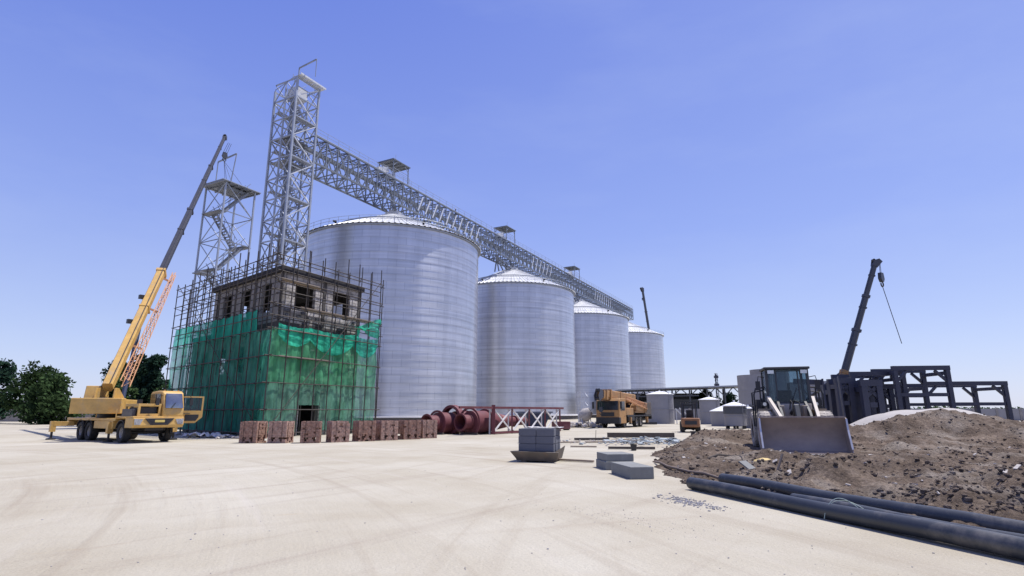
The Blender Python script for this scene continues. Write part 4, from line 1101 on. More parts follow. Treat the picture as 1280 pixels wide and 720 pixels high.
# timber and scrap lying on the yard left of the dirt
def plank(label, x, y, l, w_, h_, rz, mat=timber, tilt=0):
    m = MB(); m.cbox((0,0,h_/2+.02+abs(math.sin(tilt))*l/2), l, w_, h_, 0, 0, tilt); o = m.build('plank', mat, smooth=0, bevel=.006); o.location = (x,y,0); o.rotation_euler = (0,0,rz); tag(o, label, 'plank', 'planks and beams scattered on the yard')
plank('brown plank whose end meets the rear slab stack', 2.0, 19.2, 1.5, .12, .06, R(-34))
plank('long dark beam lying beyond the blue grey rubble', 8.2, 36.9, 4.2, .3, .28, R(-4), dark_timber)
plank('pale board on the yard left of the rubble heap', 5.0, 31.0, 2.2, .25, .05, R(12))
plank('short pale board nearest the block tray', 3.3, 26.8, 1.2, .16, .05, R(-8))
plank('dark board left of the rubble, with a nail bar beside', 4.6, 33.4, 2.0, .3, .12, R(6), dark_timber)
plank('grey board at the left edge of the scrap area', 2.9, 30.6, 1.4, .2, .05, R(20))
plank('dark beam lying between the rubble and the rear slabs', 5.2, 25.3, 2.0, .14, .10, R(-7), dark_timber)
plank('thin board crossing the rubble', 7.0, 30.2, 2.6, .16, .05, R(14), timber, .06)
m = MB()
for i in range(330):
    x = random.gauss(7.6,1.5); y = random.gauss(31.3,1.4)
    r = .03+.10*random.random()**2
    if random.random() < .5: m.cbox((x,y,r*.5+.12*math.exp(-((x-7.6)/1.3)**2)), r*3.2, r*2.2, .03, random.random()*6, random.uniform(-.5,.5))
    else: m.lump((x,y,r*.4), r, .6, i)
tag(m.build('rubble_heap', rubble_blue, smooth=0), 'low spread of blue grey broken sheets and rubble beside the dirt', 'rubble', kind='stuff')
m = MB()
for i in range(160):
    x = random.gauss(4.6,1.6); y = random.gauss(31.5,2.2); r = .02+.07*random.random()**2
    m.lump((x,y,r*.3), r, .5, i)
tag(m.build('scrap_litter', rubble_pale, smooth=0), 'pale litter scattered around the boards on the yard', 'litter', kind='stuff')
put('post_stub', 'short dark upright post stub at the left foot of the dirt', 'post', 10.05, 32.2, dark_timber, lambda m: (m.tube((0,0,-.3),(.03,0,.42),.13,.11), m.tube((.03,0,.42),(.03,0,.47),.15)), smooth=40)
put('rebar', 'thin rusty bar standing upright among the scrap', 'bar', 4.7, 32.6, rust_pole, lambda m: m.bar((0,0,0),(.04,0,.6),.025))
put('bucket', 'small dark bucket standing in front of the blue grey rubble', 'bucket', 5.15, 24.6, black_steel, lambda m: m.lathe([(.001,.01),(.11,.01),(.14,.26),(.12,.26),(.10,.04),(.001,.04)],20), smooth=40)

# ------------------------------------------------------------------ vehicles (local axes: -y forward, +x viewer's right when rz = 0)
def wheel(root, c, r, wd, tyre_m, rim_m, side, dual=False):
    c = V(c); ax = V((1,0,0))
    m = MB(); k = wd/2
    m.lathe([(r*.56,-k*.8),(r*.72,-k),(r*.93,-k*.95),(r,-k*.7),(r,k*.7),(r*.93,k*.95),(r*.72,k),(r*.56,k*.8)], 28, c, ax)
    for i in range(28):                                   # tread bars
        a = 2*PI*i/28; d = V((0,math.cos(a),math.sin(a))); tn = V((0,-d.z,d.y))
        for s in (-1,1):
            m.bar(c+d*r*.985+ax*s*k*.08+tn*.02, c+d*r*.985+ax*s*k*.85-tn*.03, r*.07, r*.05, up=d)
    w_ = m.build('wheel', tyre_m, root)
    m = MB(); o = k*.62*side
    m.lathe([(.02,o*.55),(r*.18,o*.6),(r*.2,o*.95),(r*.24,o*.95),(r*.28,o*.4),(r*.48,o*.45),(r*.57,o)], 24, c, ax)
    m.lathe([(.02,-o*.4),(r*.57,-o*.6)], 24, c, ax)
    for i in range(8):
        a = 2*PI*i/8; m.tube(c+ax*o*.4+V((0,math.cos(a),math.sin(a)))*r*.38, c+ax*o*.75+V((0,math.cos(a),math.sin(a)))*r*.38, r*.03, n=6)
    m.build('rim', rim_m, w_)
    return w_

def boom_parts(root, foot, tip, fr_, sizes, mats, jib=None):
    foot, tip = V(foot), V(tip); d = (tip-foot); L = d.length; u = d/L
    side = u.cross(V((0,0,1))).normalized(); up = side.cross(u)
    b0 = None
    for i in range(len(sizes)):
        a, b = foot+d*fr_[i], foot+d*fr_[i+1]
        w_, h_ = sizes[i]
        m = MB()
        # box boom with chamfered corners
        c_ = .28
        prof = [(-w_/2,-h_/2+c_*h_),(-w_/2+c_*w_,-h_/2),(w_/2-c_*w_,-h_/2),(w_/2,-h_/2+c_*h_),(w_/2,h_/2-.08*h_),(w_/2-.08*w_,h_/2),(-w_/2+.08*w_,h_/2),(-w_/2,h_/2-.08*h_)]
        m.prism(prof, lambda x,z: a+side*x+up*z, lambda x,z: b+side*x+up*z)
        o = m.build('boom_section', mats[i], root, smooth=0)
        b0 = b0 or o
        m = MB(); e = b-u*.22
        m.bar(e, b+u*.04, w_*1.16, h_*1.16, up=up); m.build('collar', mats[i], o, smooth=0)
        m = MB(); m.bar(a+(b-a)*.62, a+(b-a)*.62+u*.14, w_*1.12, h_*1.12, up=up); m.build('collar', mats[i], o, smooth=0)
        m = MB(); m.tube(a+up*h_*.58+side*w_*.3, b+up*h_*.58+side*w_*.3, .025, n=5); m.build('cable', rope_dark, o)
    w_, h_ = sizes[-1]
    m = MB()
    for s in (-1,1):
        m.prism([(-.3,-.35),(.75,-.75),(1.0,-.2),(.45,.45),(-.3,.35)], lambda x,z: tip+u*x*w_*2+up*z*h_*1.6+side*s*w_*.5, lambda x,z: tip+u*x*w_*2+up*z*h_*1.6+side*s*(w_*.5+.04))
    m.build('boom_head', dark_paint, root, smooth=0)
    for q in ((.6,-.5),(.55,.35)):
        m = MB(); c = tip+u*q[0]*w_*2+up*q[1]*h_*1.6; m.lathe([(.05,-w_*.4),(w_*.42,-w_*.4),(w_*.36,0),(w_*.42,w_*.4),(.05,w_*.4)], 16, c, side); m.build('sheave', black_steel, root)
    return u, side, up

def hook(root, top, bottom, n=2, s=.3):
    top, bottom = V(top), V(bottom); m = MB()
    for i in range(n):
        dx = (i-(n-1)/2)*.22
        m.tube(top+V((dx*.8,0,0)), bottom+V((dx,0,s*1.2)), .022, n=5)
    m.build('hoist_rope', rope_dark, root)
    m = MB(); m.prism([(-.8,.2),(-.55,1.5),(.55,1.5),(.8,.2),(.3,-.5),(-.3,-.5)], lambda x,z: bottom+V((x*s,-.14,z*s)), lambda x,z: bottom+V((x*s,.14,z*s)))
    b = m.build('hook_block', dark_paint, root, smooth=0)
    m = MB(); m.path([bottom+V((math.sin(a)*s*.55, 0, -s*.95+math.cos(a)*s*.55)) for a in [R(q) for q in range(0,290,24)]], s*.14, 8); m.build('hook', black_steel, b)

def lattice_jib(root, a, b, side, up, w_, h_, mat):
    a, b = V(a), V(b); m = MB(); n = 13
    def pt(t, i, j): k = 1-.55*t; return a+(b-a)*t+side*w_*k*i+up*h_*k*j
    ch = ((-.5,-.5),(.5,-.5),(.5,.5),(-.5,.5))
    for i, j in ch: m.tube(pt(0,i,j), pt(1,i,j), .032, n=6)
    for k in range(n):
        for q in range(4):
            i, j = ch[q], ch[(q+1)%4]
            m.tube(pt(k/n,*i), pt((k+.5)/n,*j), .018, n=5); m.tube(pt((k+.5)/n,*j), pt((k+1)/n,*i), .018, n=5)
    m.build('lattice_jib', mat, root)

def outrigger(root, x, y, down=True, mat=yellow):
    s = 1 if x > 0 else -1
    m = MB(); m.box(min(1.1*s,x),max(1.1*s,x),y-.14,y+.14,.78,1.04); o = m.build('outrigger', mat, root, smooth=0, bevel=.01)
    m = MB(); m.box(x-.13,x+.13,y-.13,y+.13,.45,1.06); m.build('jack', mat, o, smooth=0)
    m = MB(); zb = .06 if down else .38
    m.tube((x,y,zb),(x,y,.5),.06); m.lathe([(.01,zb+.06),(.08,zb+.06),(.24,zb+.01),(.24,zb-.05),(.01,zb-.05)],20,(x,y,0)); m.build('foot_pad', black_steel, o)

def carrier(root, L, axles, body, W=2.5, tyre=.52):
    m = MB(); m.box(-.45,.45,.5,L-.2,.62,1.0); m.build('chassis', black_steel, root, smooth=0)
    m = MB(); m.box(-W/2,W/2,2.3,L,1.12,1.26)
    m.box(-W/2+.02,-W/2+.5,2.6,axles[1]-.75,.7,1.115); m.box(W/2-.5,W/2-.02,2.6,axles[1]-.75,.7,1.115)
    m.box(-W/2,W/2,L-.28,L,.8,1.115)
    m.build('deck', body, root, smooth=0, bevel=.02)
    for y in axles:
        for s in (-1,1):
            wheel(root, (s*(W/2-.22), y, tyre), tyre, .36 if y == axles[0] else .42, black, rim_grey, s)
        m = MB(); m.tube((-W/2+.3,y,tyre),(W/2-.3,y,tyre),.09); m.build('axle', black_steel, root)
    m = MB()
    for y in axles:
        for s in (-1,1):
            pts = [(y+math.cos(a)*(tyre+.1), tyre+math.sin(a)*(tyre+.1)) for a in [R(q) for q in range(20,161,14)]]
            po = pts + [(yy, z+.035) for yy, z in pts[::-1]]
            m.xprism(po, s*(W/2-.45), s*(W/2))
    m.build('mudguard', black_steel, root)

def superstructure(root, py, az, body, cabside=1, cabmat=None):
    """turntable, winch house, counterweight and operator cab; az is the boom's direction in local axes"""
    Rm = Matrix.Rotation(az,3,'Z'); P = lambda p: V((0,py,0)) + Rm @ V(p)       # +y of this frame = boom direction
    m = MB(); m.lathe([(.01,1.26),(.75,1.26),(.75,1.5),(.01,1.5)], 28, (0,py,0)); m.build('turntable', black_steel, root)
    m = MB()
    def pb(x0,x1,y0,y1,z0,z1): m.hexa([P(q) for q in ((x0,y0,z0),(x1,y0,z0),(x1,y1,z0),(x0,y1,z0),(x0,y0,z1),(x1,y0,z1),(x1,y1,z1),(x0,y1,z1))])
    pb(-1.1,1.1,-2.2,.8,1.5,1.68)
    for s in (-1,1):
        m.prism([(-2.1,1.68),(.9,1.68),(.3,2.3),(-1.2,2.95),(-1.8,2.95)], lambda y,z: P((s*.42,y,z)), lambda y,z: P((s*.5,y,z)))
    sup = m.build('slewing_frame', body, root, smooth=0, bevel=.01)
    m = MB(); pb(-1.2,1.2,-3.0,-2.205,1.5,2.35); m.build('counterweight', body, root, smooth=0, bevel=.04)
    m = MB(); h0 = -1.15 if cabside > 0 else .55; pb(h0,h0+.6,-2.0,.5,1.69,2.3); m.build('engine_hood', body, root, smooth=0, bevel=.04)
    m = MB(); m.tube(P((-.4,-1.5,2.1)),P((.4,-1.5,2.1)),.3,n=18); m.tube(P((-.4,-.8,2.05)),P((.4,-.8,2.05)),.26,n=18); m.build('winch_drum', rope_dark, root)
    # operator cab
    m = MB(); x0, x1 = (.56, 1.3) if cabside > 0 else (-1.3, -.56)
    xo = x1 if cabside > 0 else x0-.024
    m.prism([(-.9,1.69),(.75,1.69),(.95,2.2),(.7,3.05),(-.75,3.1),(-.95,2.3)], lambda y,z: P((x0,y,z)), lambda y,z: P((x1,y,z)))
    cb = m.build('operator_cab', cabmat or body, root, smooth=0, bevel=.04)
    m = MB(); m.prism([(-.6,2.2),(.72,2.2),(.58,2.92),(-.62,2.95)], lambda y,z: P((xo+.004,y,z)), lambda y,z: P((xo+.02,y,z)))
    m.prism([(x0+.08,0),(x1-.08,0),(x1-.08,1),(x0+.08,1)], lambda x,t: P((x,.96-.22*t,2.25+.68*t)), lambda x,t: P((x,.985-.22*t,2.26+.68*t)))
    m.build('window', glass_dark, cb, smooth=0)
    return P

# ---- yellow truck crane at the left with its long boom raised
def left_crane():
    loc = V((-18.75,30.6,0)); rz = R(54)
    t = thing('truck_crane', 'yellow truck crane with open cab door and long raised boom, left of the netted building', 'crane', loc, rz)
    L = 9.6; W = 2.5
    carrier(t, L, (1.55,6.0,7.3), yellow, W)
    # low front: bumper, engine cover and half width cab on the viewer's right
    m = MB(); m.xprism([(-.02,.90),(.12,.78),(1.0,.78),(1.0,1.30),(.0,1.30)], -W/2, W/2); bmp = m.build('bumper', yellow, t, smooth=0, bevel=.035)
    m = MB(); m.yprism([(-.72,1.27),(.72,1.27),(.42,.92),(-.42,.92)], -.05, -.012); m.build('grille', black_steel, bmp, smooth=0)
    m = MB(); m.box(-.24,.24,-.075,-.052,1.06,1.18); m.build('number_plate', plate_yellow, bmp, smooth=0, bevel=.006)
    for s in (-1,1):
        m = MB(); m.yprism([(s*.80,1.22),(s*1.21,1.24),(s*1.18,.94),(s*.92,.94)], -.045, -.008); hl = m.build('headlight', lamp_glass, bmp, smooth=0)
        m = MB(); m.tube((s*1.04,-.05,1.08),(s*1.04,-.062,1.08),.11,n=16); m.build('lens', chrome, hl)
    m = MB(); m.box(-W/2,W/2,.1,2.3,1.301,1.38); m.build('front_deck', yellow, t, smooth=0, bevel=.02)
    m = MB()
    m.box(-1.0,.12,.25,.33,1.38,1.5); m.box(-1.0,-.88,.25,.33,1.5,1.88); m.box(.0,.12,.25,.33,1.5,1.88); m.box(-1.0,.12,.25,1.9,1.88,2.02)
    m.box(-1.0,-.9,1.8,1.9,1.38,1.88); m.build('engine_cover', yellow, t, smooth=0, bevel=.012)
    m = MB(); m.box(-.85,-.02,.42,1.75,1.38,1.84); m.tube((-.6,1.2,2.02),(-.6,1.2,2.25),.13); m.build('engine', black_steel, t, smooth=0)
    m = MB(); m.box(-W/2+.05,-1.02,.4,1.7,1.38,1.75); m.build('tool_box', grey_paint, t, smooth=0, bevel=.02)
    # cab shell with rounded roof edges
    x0, x1 = .16, 1.22
    prof = [(.10,1.36),(1.85,1.36),(1.88,2.55),(1.8,2.68),(1.0,2.74),(.55,2.72),(.34,2.60),(.08,1.76)]
    m = MB(); m.xprism(prof, x0, x1); cab = m.build('cab', yellow, t, smooth=30, bevel=.06)
    m = MB(); wx = x1-x0-.16
    def ws(a, b):
        k = .10*(1-(2*a-1)**4)*math.sin(PI*min(1,b*.9+.08)); return (x0+.08+wx*a+.04*(1-2*a)*b, .045+.235*b-k*.8-.012, 1.80+.78*b)
    m.grid(14,14,ws); n_ = len(m.v); m.grid(14,14,lambda a,b: tuple(V(ws(a,b))+V((0,.02,0))))
    m.build('windscreen', glass_sky, cab, smooth=80)
    m = MB(); m.tube((.5,-.06,1.78),(.72,-.01,2.1),.014,n=5); m.build('wiper', black_steel, cab)
    m = MB(); m.xprism([(.45,1.8),(1.0,1.8),(1.0,2.56),(.55,2.56)], x0-.035, x0-.003); m.xprism([(1.1,1.8),(1.7,1.8),(1.7,2.54),(1.1,2.56)], x0-.035,x0-.003); m.build('side_window', glass_dark, cab, smooth=0)
    m = MB(); m.xprism([(.32,1.42),(1.7,1.42),(1.7,2.56),(.5,2.56)], x1+.003, x1+.02); m.build('doorway_shade', black_steel, cab, smooth=0)  # dark sheet standing for the shade inside the open doorway
    m = MB(); m.box(.3,.36,.6,.66,2.73,2.79); m.box(1.0,1.06,.6,.66,2.73,2.79); m.build('marker_lamp', orange, cab, smooth=0)
    m = MB()
    for k in range(4): m.box(-.5+.05*k, .5-.05*k, -.066, -.051, 1.22-.075*k, 1.24-.075*k)
    m.build('grille_bars', grey_paint, bmp, smooth=0)
    for xm, xd in ((x0-.02,-.32),(x1+.02,.30)):
        m = MB(); m.path([(xm,.3,2.45),(xm+xd*.7,.08,2.5),(xm+xd,.05,2.3)],.018,6); m.box(xm+xd-.08,xm+xd+.08,.02,.06,1.95,2.32); m.build('mirror', black_steel, cab, smooth=0)
    m = MB(); m.path([(-.7,2.0,1.9),(-.75,2.3,1.95),(-.6,2.8,1.6),(-.5,3.2,1.3)],.04,8); m.path([(-.5,2.0,1.8),(-.5,2.4,1.9),(-.35,2.9,1.55),(-.3,3.3,1.3)],.03,8); m.path([(.3,5.2,1.5),(.6,5.0,1.8),(.5,4.4,1.5),(.7,3.4,1.3)],.03,8); m.build('hose', black, t)
    m = MB(); m.bar((-1.2,2.4,1.28),(-1.2,2.4,1.75),.035); m.bar((-1.2,5.2,1.28),(-1.2,5.2,1.75),.035); m.bar((-1.2,2.4,1.75),(-1.2,5.2,1.75),.035); m.build('deck_rail', yellow, t, smooth=0)
    m = MB(); m.tube((.85,2.6,1.55),(.85,4.2,1.55),.26,n=18); m.build('fuel_tank', grey_paint, t)
    # open door, hinged at its rear edge and swung out
    Dp = lambda q,z: V((x1+.05+q*1.18, .95-q*.42, z))
    m = MB(); e = V((.02,.05,0))
    def dprism(poly): m.prism(poly, lambda q,z: Dp(q,z), lambda q,z: Dp(q,z)+e)
    dprism([(0,.98),(.72,.98),(1.0,1.3),(1.0,1.66),(0,1.66)])
    dprism([(.0,1.664),(.07,1.664),(.07,2.38),(0,2.38)]); dprism([(.93,1.664),(1.0,1.664),(1.0,2.38),(.93,2.38)]); dprism([(0,2.384),(1.0,2.384),(1.0,2.46),(.0,2.46)])
    dr = m.build('cab_door', yellow, t, smooth=0, bevel=.008)
    m = MB(); m.prism([(.075,1.67),(.925,1.67),(.925,2.375),(.075,2.375)], lambda q,z: Dp(q,z)+e*.45, lambda q,z: Dp(q,z)+e*.6); m.build('window', glass_clear, dr, smooth=0)
    m = MB(); m.prism([(.3,1.1),(.75,1.1),(.85,1.3),(.85,1.45),(.3,1.45)], lambda q,z: Dp(q,z)-e*.2, lambda q,z: Dp(q,z)-e*.05); m.tube(Dp(.2,1.5)-e*.5,Dp(.5,1.5)-e*.5,.02); m.build('handle', black_steel, dr, smooth=0)
    m = MB(); m.box(1.0,1.22,.9,1.5,.45,.5); m.box(1.0,1.04,.9,1.5,.5,1.0); m.build('step', black_steel, t, smooth=0)
    for x in (-1.24, 2.05): outrigger(t, x, 2.9)
    for x in (-2.1, 2.1): outrigger(t, x, 8.9)
    fw, tp = V((-23.75,33.4,3.0)), V((-32.25,57.7,31.6))
    f, p = loc_pt(t, fw), loc_pt(t, tp)
    d = p-f; az = math.atan2(-d.x, d.y)
    superstructure(t, 6.4, az, yellow, -1)
    u, side, up = boom_parts(t, f, p, [0,.31,.56,.80,1], [(.52,.66),(.40,.52),(.34,.44),(.28,.36)], [yellow, grey_paint, grey_paint, grey_paint])
    m = MB(); m.tube(V((0,6.4,1.8))+V((-math.sin(az),math.cos(az),0))*1.4, f+d*.16-up*.4, .13); c_ = m.build('luffing_cylinder', navy_sheet, t)
    m = MB(); m.tube(f+d*.15-up*.4, f+d*.21-up*.32, .08); m.build('rod', chrome, c_)
    sd = side*(1 if (root_mat(t).to_3x3() @ side).x > 0 else -1)
    lattice_jib(t, f+d*.02+sd*.60-up*.45, f+d*.32+sd*.72-up*.35, side, up, .42, .55, orange_jib)
    m = MB()
    for q in (.10,.20,.295): m.bar(f+d*q, f+d*q+sd*.68-up*.42, .12)
    m.build('jib_bracket', orange_jib, t, smooth=0)
    m = MB()
    for q in (.15,.22): m.box(*sum(([c-.14,c+.14] for c in (f+d*q-sd*.42+up*.25)),[])) 
    m.build('floodlight', black_steel, t, smooth=0)
    tw_ = tp + V((.4,.5,-.4)); hb = V((-32.1,57.9,29.4))
    Mi = root_mat(t).inverted()
    hook(t, Mi@tw_, Mi@hb, 3, .34)
    m = MB()
    for q in ((-.25,-.3,0),(.5,.3,0),(-.5,.5,0),(.2,-.5,0)): m.tube(Mi@(hb+V((0,0,-.5))), Mi@(V((-31.6,59.0,26.8))+V(q)*1.8), .02, n=5)
    m.build('sling', rope_dark, t)
left_crane()

def full_cab(t, body, W=2.5):
    m = MB(); m.xprism([(-.05,.45),(1.9,.45),(1.9,2.95),(.25,2.95),(.02,2.7),(-.08,1.75)], -W/2, W/2); cab = m.build('cab', body, t, smooth=30, bevel=.05)
    m = MB(); m.prism([(-W/2+.12,0),(W/2-.12,0),(W/2-.14,1),(-W/2+.14,1)], lambda x,q: (x,-.095+.095*q,1.78+.90*q), lambda x,q: (x,-.112+.095*q,1.78+.90*q)); m.build('windscreen', glass_dark, cab, smooth=0)
    for s in (-1,1):
        m = MB(); m.xprism([(.3,1.75),(1.5,1.75),(1.5,2.65),(.38,2.65)], s*(W/2+.003), s*(W/2+.02)); m.build('side_window', glass_dark, cab, smooth=0)
        m = MB(); m.yprism([(s*.75,.75),(s*1.2,.75),(s*1.2,1.0),(s*.75,1.0)], -.10, -.04); m.build('headlight', lamp_glass, cab, smooth=0)
        m = MB(); m.bar((s*W/2,.05,2.6),(s*(W/2+.25),-.2,2.6),.04); m.box(s*(W/2+.25)-.1,s*(W/2+.25)+.1,-.26,-.2,1.9,2.6); m.build('mirror', black_steel, cab, smooth=0)
    m = MB(); m.box(-W/2-.02,W/2+.02,-.16,.3,.42,1.05); m.build('bumper', black_steel, t, smooth=0, bevel=.03)
    m = MB(); m.box(-.7,.7,-.115,-.09,1.15,1.55); m.build('grille', black_steel, cab, smooth=0)
    return cab

# ---- truck crane parked in the middle with its boom lowered over the cab
def mid_crane():
    t = thing('truck_crane', 'dusty orange truck crane parked before the third silo with boom lowered over its cab', 'crane', (9.75,58.3,0), R(-31))
    carrier(t, 10.6, (1.6,5.3,6.65), black_steel, 2.5, .54)
    full_cab(t, orange)
    m = MB(); m.box(-1.25,1.25,1.95,4.2,1.27,2.0); m.build('side_body', orange, t, smooth=0, bevel=.05)
    P = superstructure(t, 6.0, PI, orange)
    d = V((0,-1,0)); f, p = V((0,7.6,3.0)), V((-.15,-1.6,3.35))
    boom_parts(t, f, p, [0,.80,.90,.96,1], [(.80,1.0),(.68,.86),(.56,.72),(.46,.6)], [orange, orange, orange, orange])
    m = MB(); m.tube((0,4.6,1.9),(0,2.6,2.7),.15); m.build('luffing_cylinder', grey_paint, t)
    hook(t, (-.15,-1.9,3.2), (-.3,-1.1,1.7), 2, .25)
    lattice_jib(t, (1.15,8.6,2.2), (1.15,2.4,3.0), V((1,0,0)), V((0,0,1)), .4, .6, orange_jib)
    m = MB(); m.box(-1.2,1.2,8.3,10.6,1.27,2.7); m.build('rear_house', dark_timber, t, smooth=0, bevel=.05)
    for x in (-1.24,1.24): outrigger(t, x, 3.1, False, orange); outrigger(t, x, 8.6, False, orange)
mid_crane()

# ---- crane at the right: dark boom above the dirt, and one behind the last silo
def far_crane(label, loc, rz, foot, tip, fr_, sizes, mats, hk=None, tail=None, orange=dark_paint):
    t = thing('truck_crane', label, 'crane', loc, rz)
    carrier(t, 10.6, (1.6,5.3,6.65), dark_paint, 2.5, .54); full_cab(t, orange)
    f, p = loc_pt(t, foot), loc_pt(t, tip); d = p-f
    az = math.atan2(-d.x, d.y)
    superstructure(t, 6.0, az, orange)
    boom_parts(t, f, p, fr_, sizes, mats)
    m = MB(); m.tube(V((0,6,1.8))+V((-math.sin(az),math.cos(az),0))*1.2, f+d*.2, .15); m.build('luffing_cylinder', grey_paint, t)
    for x in (-2.2,2.2): outrigger(t, x, 3.1, True, orange); outrigger(t, x, 8.6, True, orange)
    Mi = root_mat(t).inverted()
    if hk:
        hook(t, Mi@(V(tip)+V((.45,0,.1))), Mi@V(hk), 2, .42)
        if tail:
            m = MB(); m.tube(Mi@(V(hk)+V((0,0,-.6))), Mi@V(tail), .03, n=5); m.build('load_line', rope_dark, t)
    return t
far_crane('truck crane at the right with tall dark boom raised behind the loader and dirt', (30.6,52.8,0), R(35), (27.75,48.6,2.8), (32.55,48.6,14.5), [0,.19,.50,.76,1], [(.44,.58),(.42,.54),(.36,.46),(.31,.40)], [orange, dark_paint, dark_paint, dark_paint], (32.95,48.6,13.1), (33.9,48.6,7.4))
far_crane('distant truck crane behind the last silo, only its dark boom showing above', (68,252,0), R(160), (65.2,250,2.6), (58.4,245,54.6), [0,.34,.6,.82,1], [(1.0,1.2),(.9,1.1),(.85,1.0),(.8,.95)], [orange, dark_paint, dark_paint, dark_paint], (58.2,245,50.6))

# ---- wheel loader
def loader():
    loc = V((10.68,21.2,.10)); t = thing('wheel_loader', 'dusty wheel loader facing the camera with its wide bucket lowered on the dirt', 'loader', loc, R(-17))
    BWd = 2.86; x0, x1 = -BWd/2, BWd/2
    # bucket: rolled back plate, floor and two cheeks, opening forward
    back = [(-.50,.03),(-.12,.02),(.16,.08),(.30,.26),(.35,.54),(.30,.88),(.12,1.20),(.02,1.29)]
    inner = [(y-.035 if z > .1 else y, z+ (.035 if z < .2 else .0)) for y, z in back]
    m = MB(); m.xprism(back + inner[::-1], x0, x1); bk = m.build('bucket', bucket_steel, t, smooth=35)
    ck = [(-.50,.03),(-.12,.0),(.18,.06),(.33,.26),(.38,.54),(.33,.88),(.10,1.30),(-.02,1.26),(-.10,.88),(-.42,.20)]
    for s in (-1,1):
        m = MB(); m.xprism(ck, s*BWd/2, s*(BWd/2+.035)); cp = m.build('side_plate', bucket_steel, bk, smooth=0)
        m = MB()
        for a, b in zip(ck[7:],ck[8:]): m.bar((s*(BWd/2+.018),a[0]-.012,a[1]),(s*(BWd/2+.018),b[0]-.012,b[1]),.06,.03)
        m.build('wear_edge', edge_steel, cp, smooth=0)
    m = MB(); m.box(x0-.02,x1+.02,-.68,-.505,.0,.035); m.build('cutting_edge', edge_steel, bk, smooth=0)
    m = MB(); m.box(x0,x1,-.03,.12,1.295,1.34); m.build('top_lip', bucket_steel, bk, smooth=0)
    # lift arms from the bucket up to the front frame
    for s in (-1,1):
        m = MB(); m.xprism([(.32,.42),(.44,.36),(1.15,1.05),(1.85,1.72),(1.78,1.92),(1.0,1.5),(.38,.85)], s*.50-.05, s*.50+.05); m.build('lift_arm', cab_dark, t, smooth=0, bevel=.012)
        m = MB(); m.tube((s*.40,1.1,.75),(s*.52,.95,1.05),.06); m.build('lift_cylinder', chrome, t)
        m = MB(); m.bar((s*.64,.30,1.25),(s*.82,1.95,2.05),.11,.15); m.build('arm_rail', arm_pale, t, smooth=0)
    m = MB(); m.bar((0,.35,.85),(0,.85,1.72),.16,.24); m.bar((0,.85,1.72),(0,1.25,1.35),.16,.2); m.build('tilt_lever', cab_dark, t, smooth=0, bevel=.02)
    m = MB(); m.tube((0,.85,1.68),(0,2.0,1.45),.075); m.build('tilt_cylinder', black_steel, t)
    m = MB()
    for s in (-.12,.14): m.path([(s,1.0,1.5),(s+.05,1.2,1.85),(s*.5,1.6,1.95),(s*.4,2.0,1.6)],.022,6)
    m.build('hydraulic_hose', black, t)
    m = MB(); m.box(-.62,.62,1.05,2.2,.55,1.15); m.box(-.5,-.34,1.35,2.1,1.15,1.75); m.box(.34,.5,1.35,2.1,1.15,1.75); m.build('front_frame', loader_paint, t, smooth=0, bevel=.03)
    m = MB(); m.box(-.78,.78,2.05,2.12,1.15,1.82); m.build('front_panel', arm_pale, t, smooth=0, bevel=.02)
    for s in (-1,1):
        wheel(t, (s*1.06,1.55,.76), .78, .52, dusty_tyre, loader_paint, s); wheel(t, (s*1.06,4.25,.76), .78, .52, dusty_tyre, loader_paint, s)
        m = MB(); pts = [(1.55+math.cos(a)*.86,.76+math.sin(a)*.86) for a in [R(q) for q in range(10,75,9)]]
        m.xprism(pts+[(y,z+.04) for y,z in pts[::-1]], s*.72, s*1.24); m.build('mudguard', loader_paint, t)
        m = MB(); m.bar((s*.95,2.2,1.15),(s*.95,2.2,1.72),.05); m.box(s*.95-.13,s*.95+.13,2.12,2.24,1.72,1.9); hl = m.build('headlight', black_steel, t, smooth=0)
        m = MB(); m.tube((s*.95,2.12,1.81),(s*.95,2.10,1.81),.075,n=14); m.build('lens', lamp_glass, hl)
        m = MB(); m.path([(s*1.30,2.5,.9),(s*1.30,2.45,2.2),(s*1.22,2.45,2.45),(s*.85,2.5,2.5)],.035,6); m.path([(s*1.30,3.2,.9),(s*1.30,3.2,2.3),(s*.85,3.2,2.4)],.035,6); m.tube((s*1.30,2.47,1.75),(s*1.30,3.2,1.75),.03,n=6); m.tube((s*1.05,2.47,1.3),(s*1.05,2.47,2.45),.03,n=6); m.box(s*1.08-.14,s*1.08+.14,2.5,2.9,1.45,2.0); m.build('handrail', black_steel, t)
        m = MB(); m.box(s*1.0-.17,s*1.0+.17,2.5,3.4,.45,.52); m.box(s*1.0-.17,s*1.0+.17,2.6,3.4,.85,.9); m.build('step', black_steel, t, smooth=0)
        m = MB(); m.path([(s*.84,2.5,2.9),(s*1.08,2.4,2.95),(s*1.12,2.38,2.75)],.018,6); m.box(s*1.12-.09,s*1.12+.09,2.34,2.38,2.38,2.75); m.build('mirror', black_steel, t, smooth=0)
    m = MB(); m.box(-.72,.72,2.3,5.6,.6,1.2); m.build('rear_frame', loader_paint, t, smooth=0, bevel=.03)
    m = MB(); m.xprism([(3.65,1.2),(5.75,1.2),(5.75,1.75),(5.5,1.95),(3.65,2.0)], -.66, .66); m.build('engine_hood', loader_paint, t, smooth=0, bevel=.06)
    m = MB(); m.tube((.35,4.3,1.95),(.35,4.3,2.75),.055); m.build('exhaust', black_steel, t)
    # cab: posts, panes, roof, with a seat and wheel inside
    cx, cy0, cy1, zb, zt = .79, 2.25, 3.65, 1.35, 3.22
    m = MB(); m.box(-cx,cx,cy0,cy1,zb,zb+.1); m.box(-cx,cx,cy0,cy0+.06,zb+.1,zb+.55)
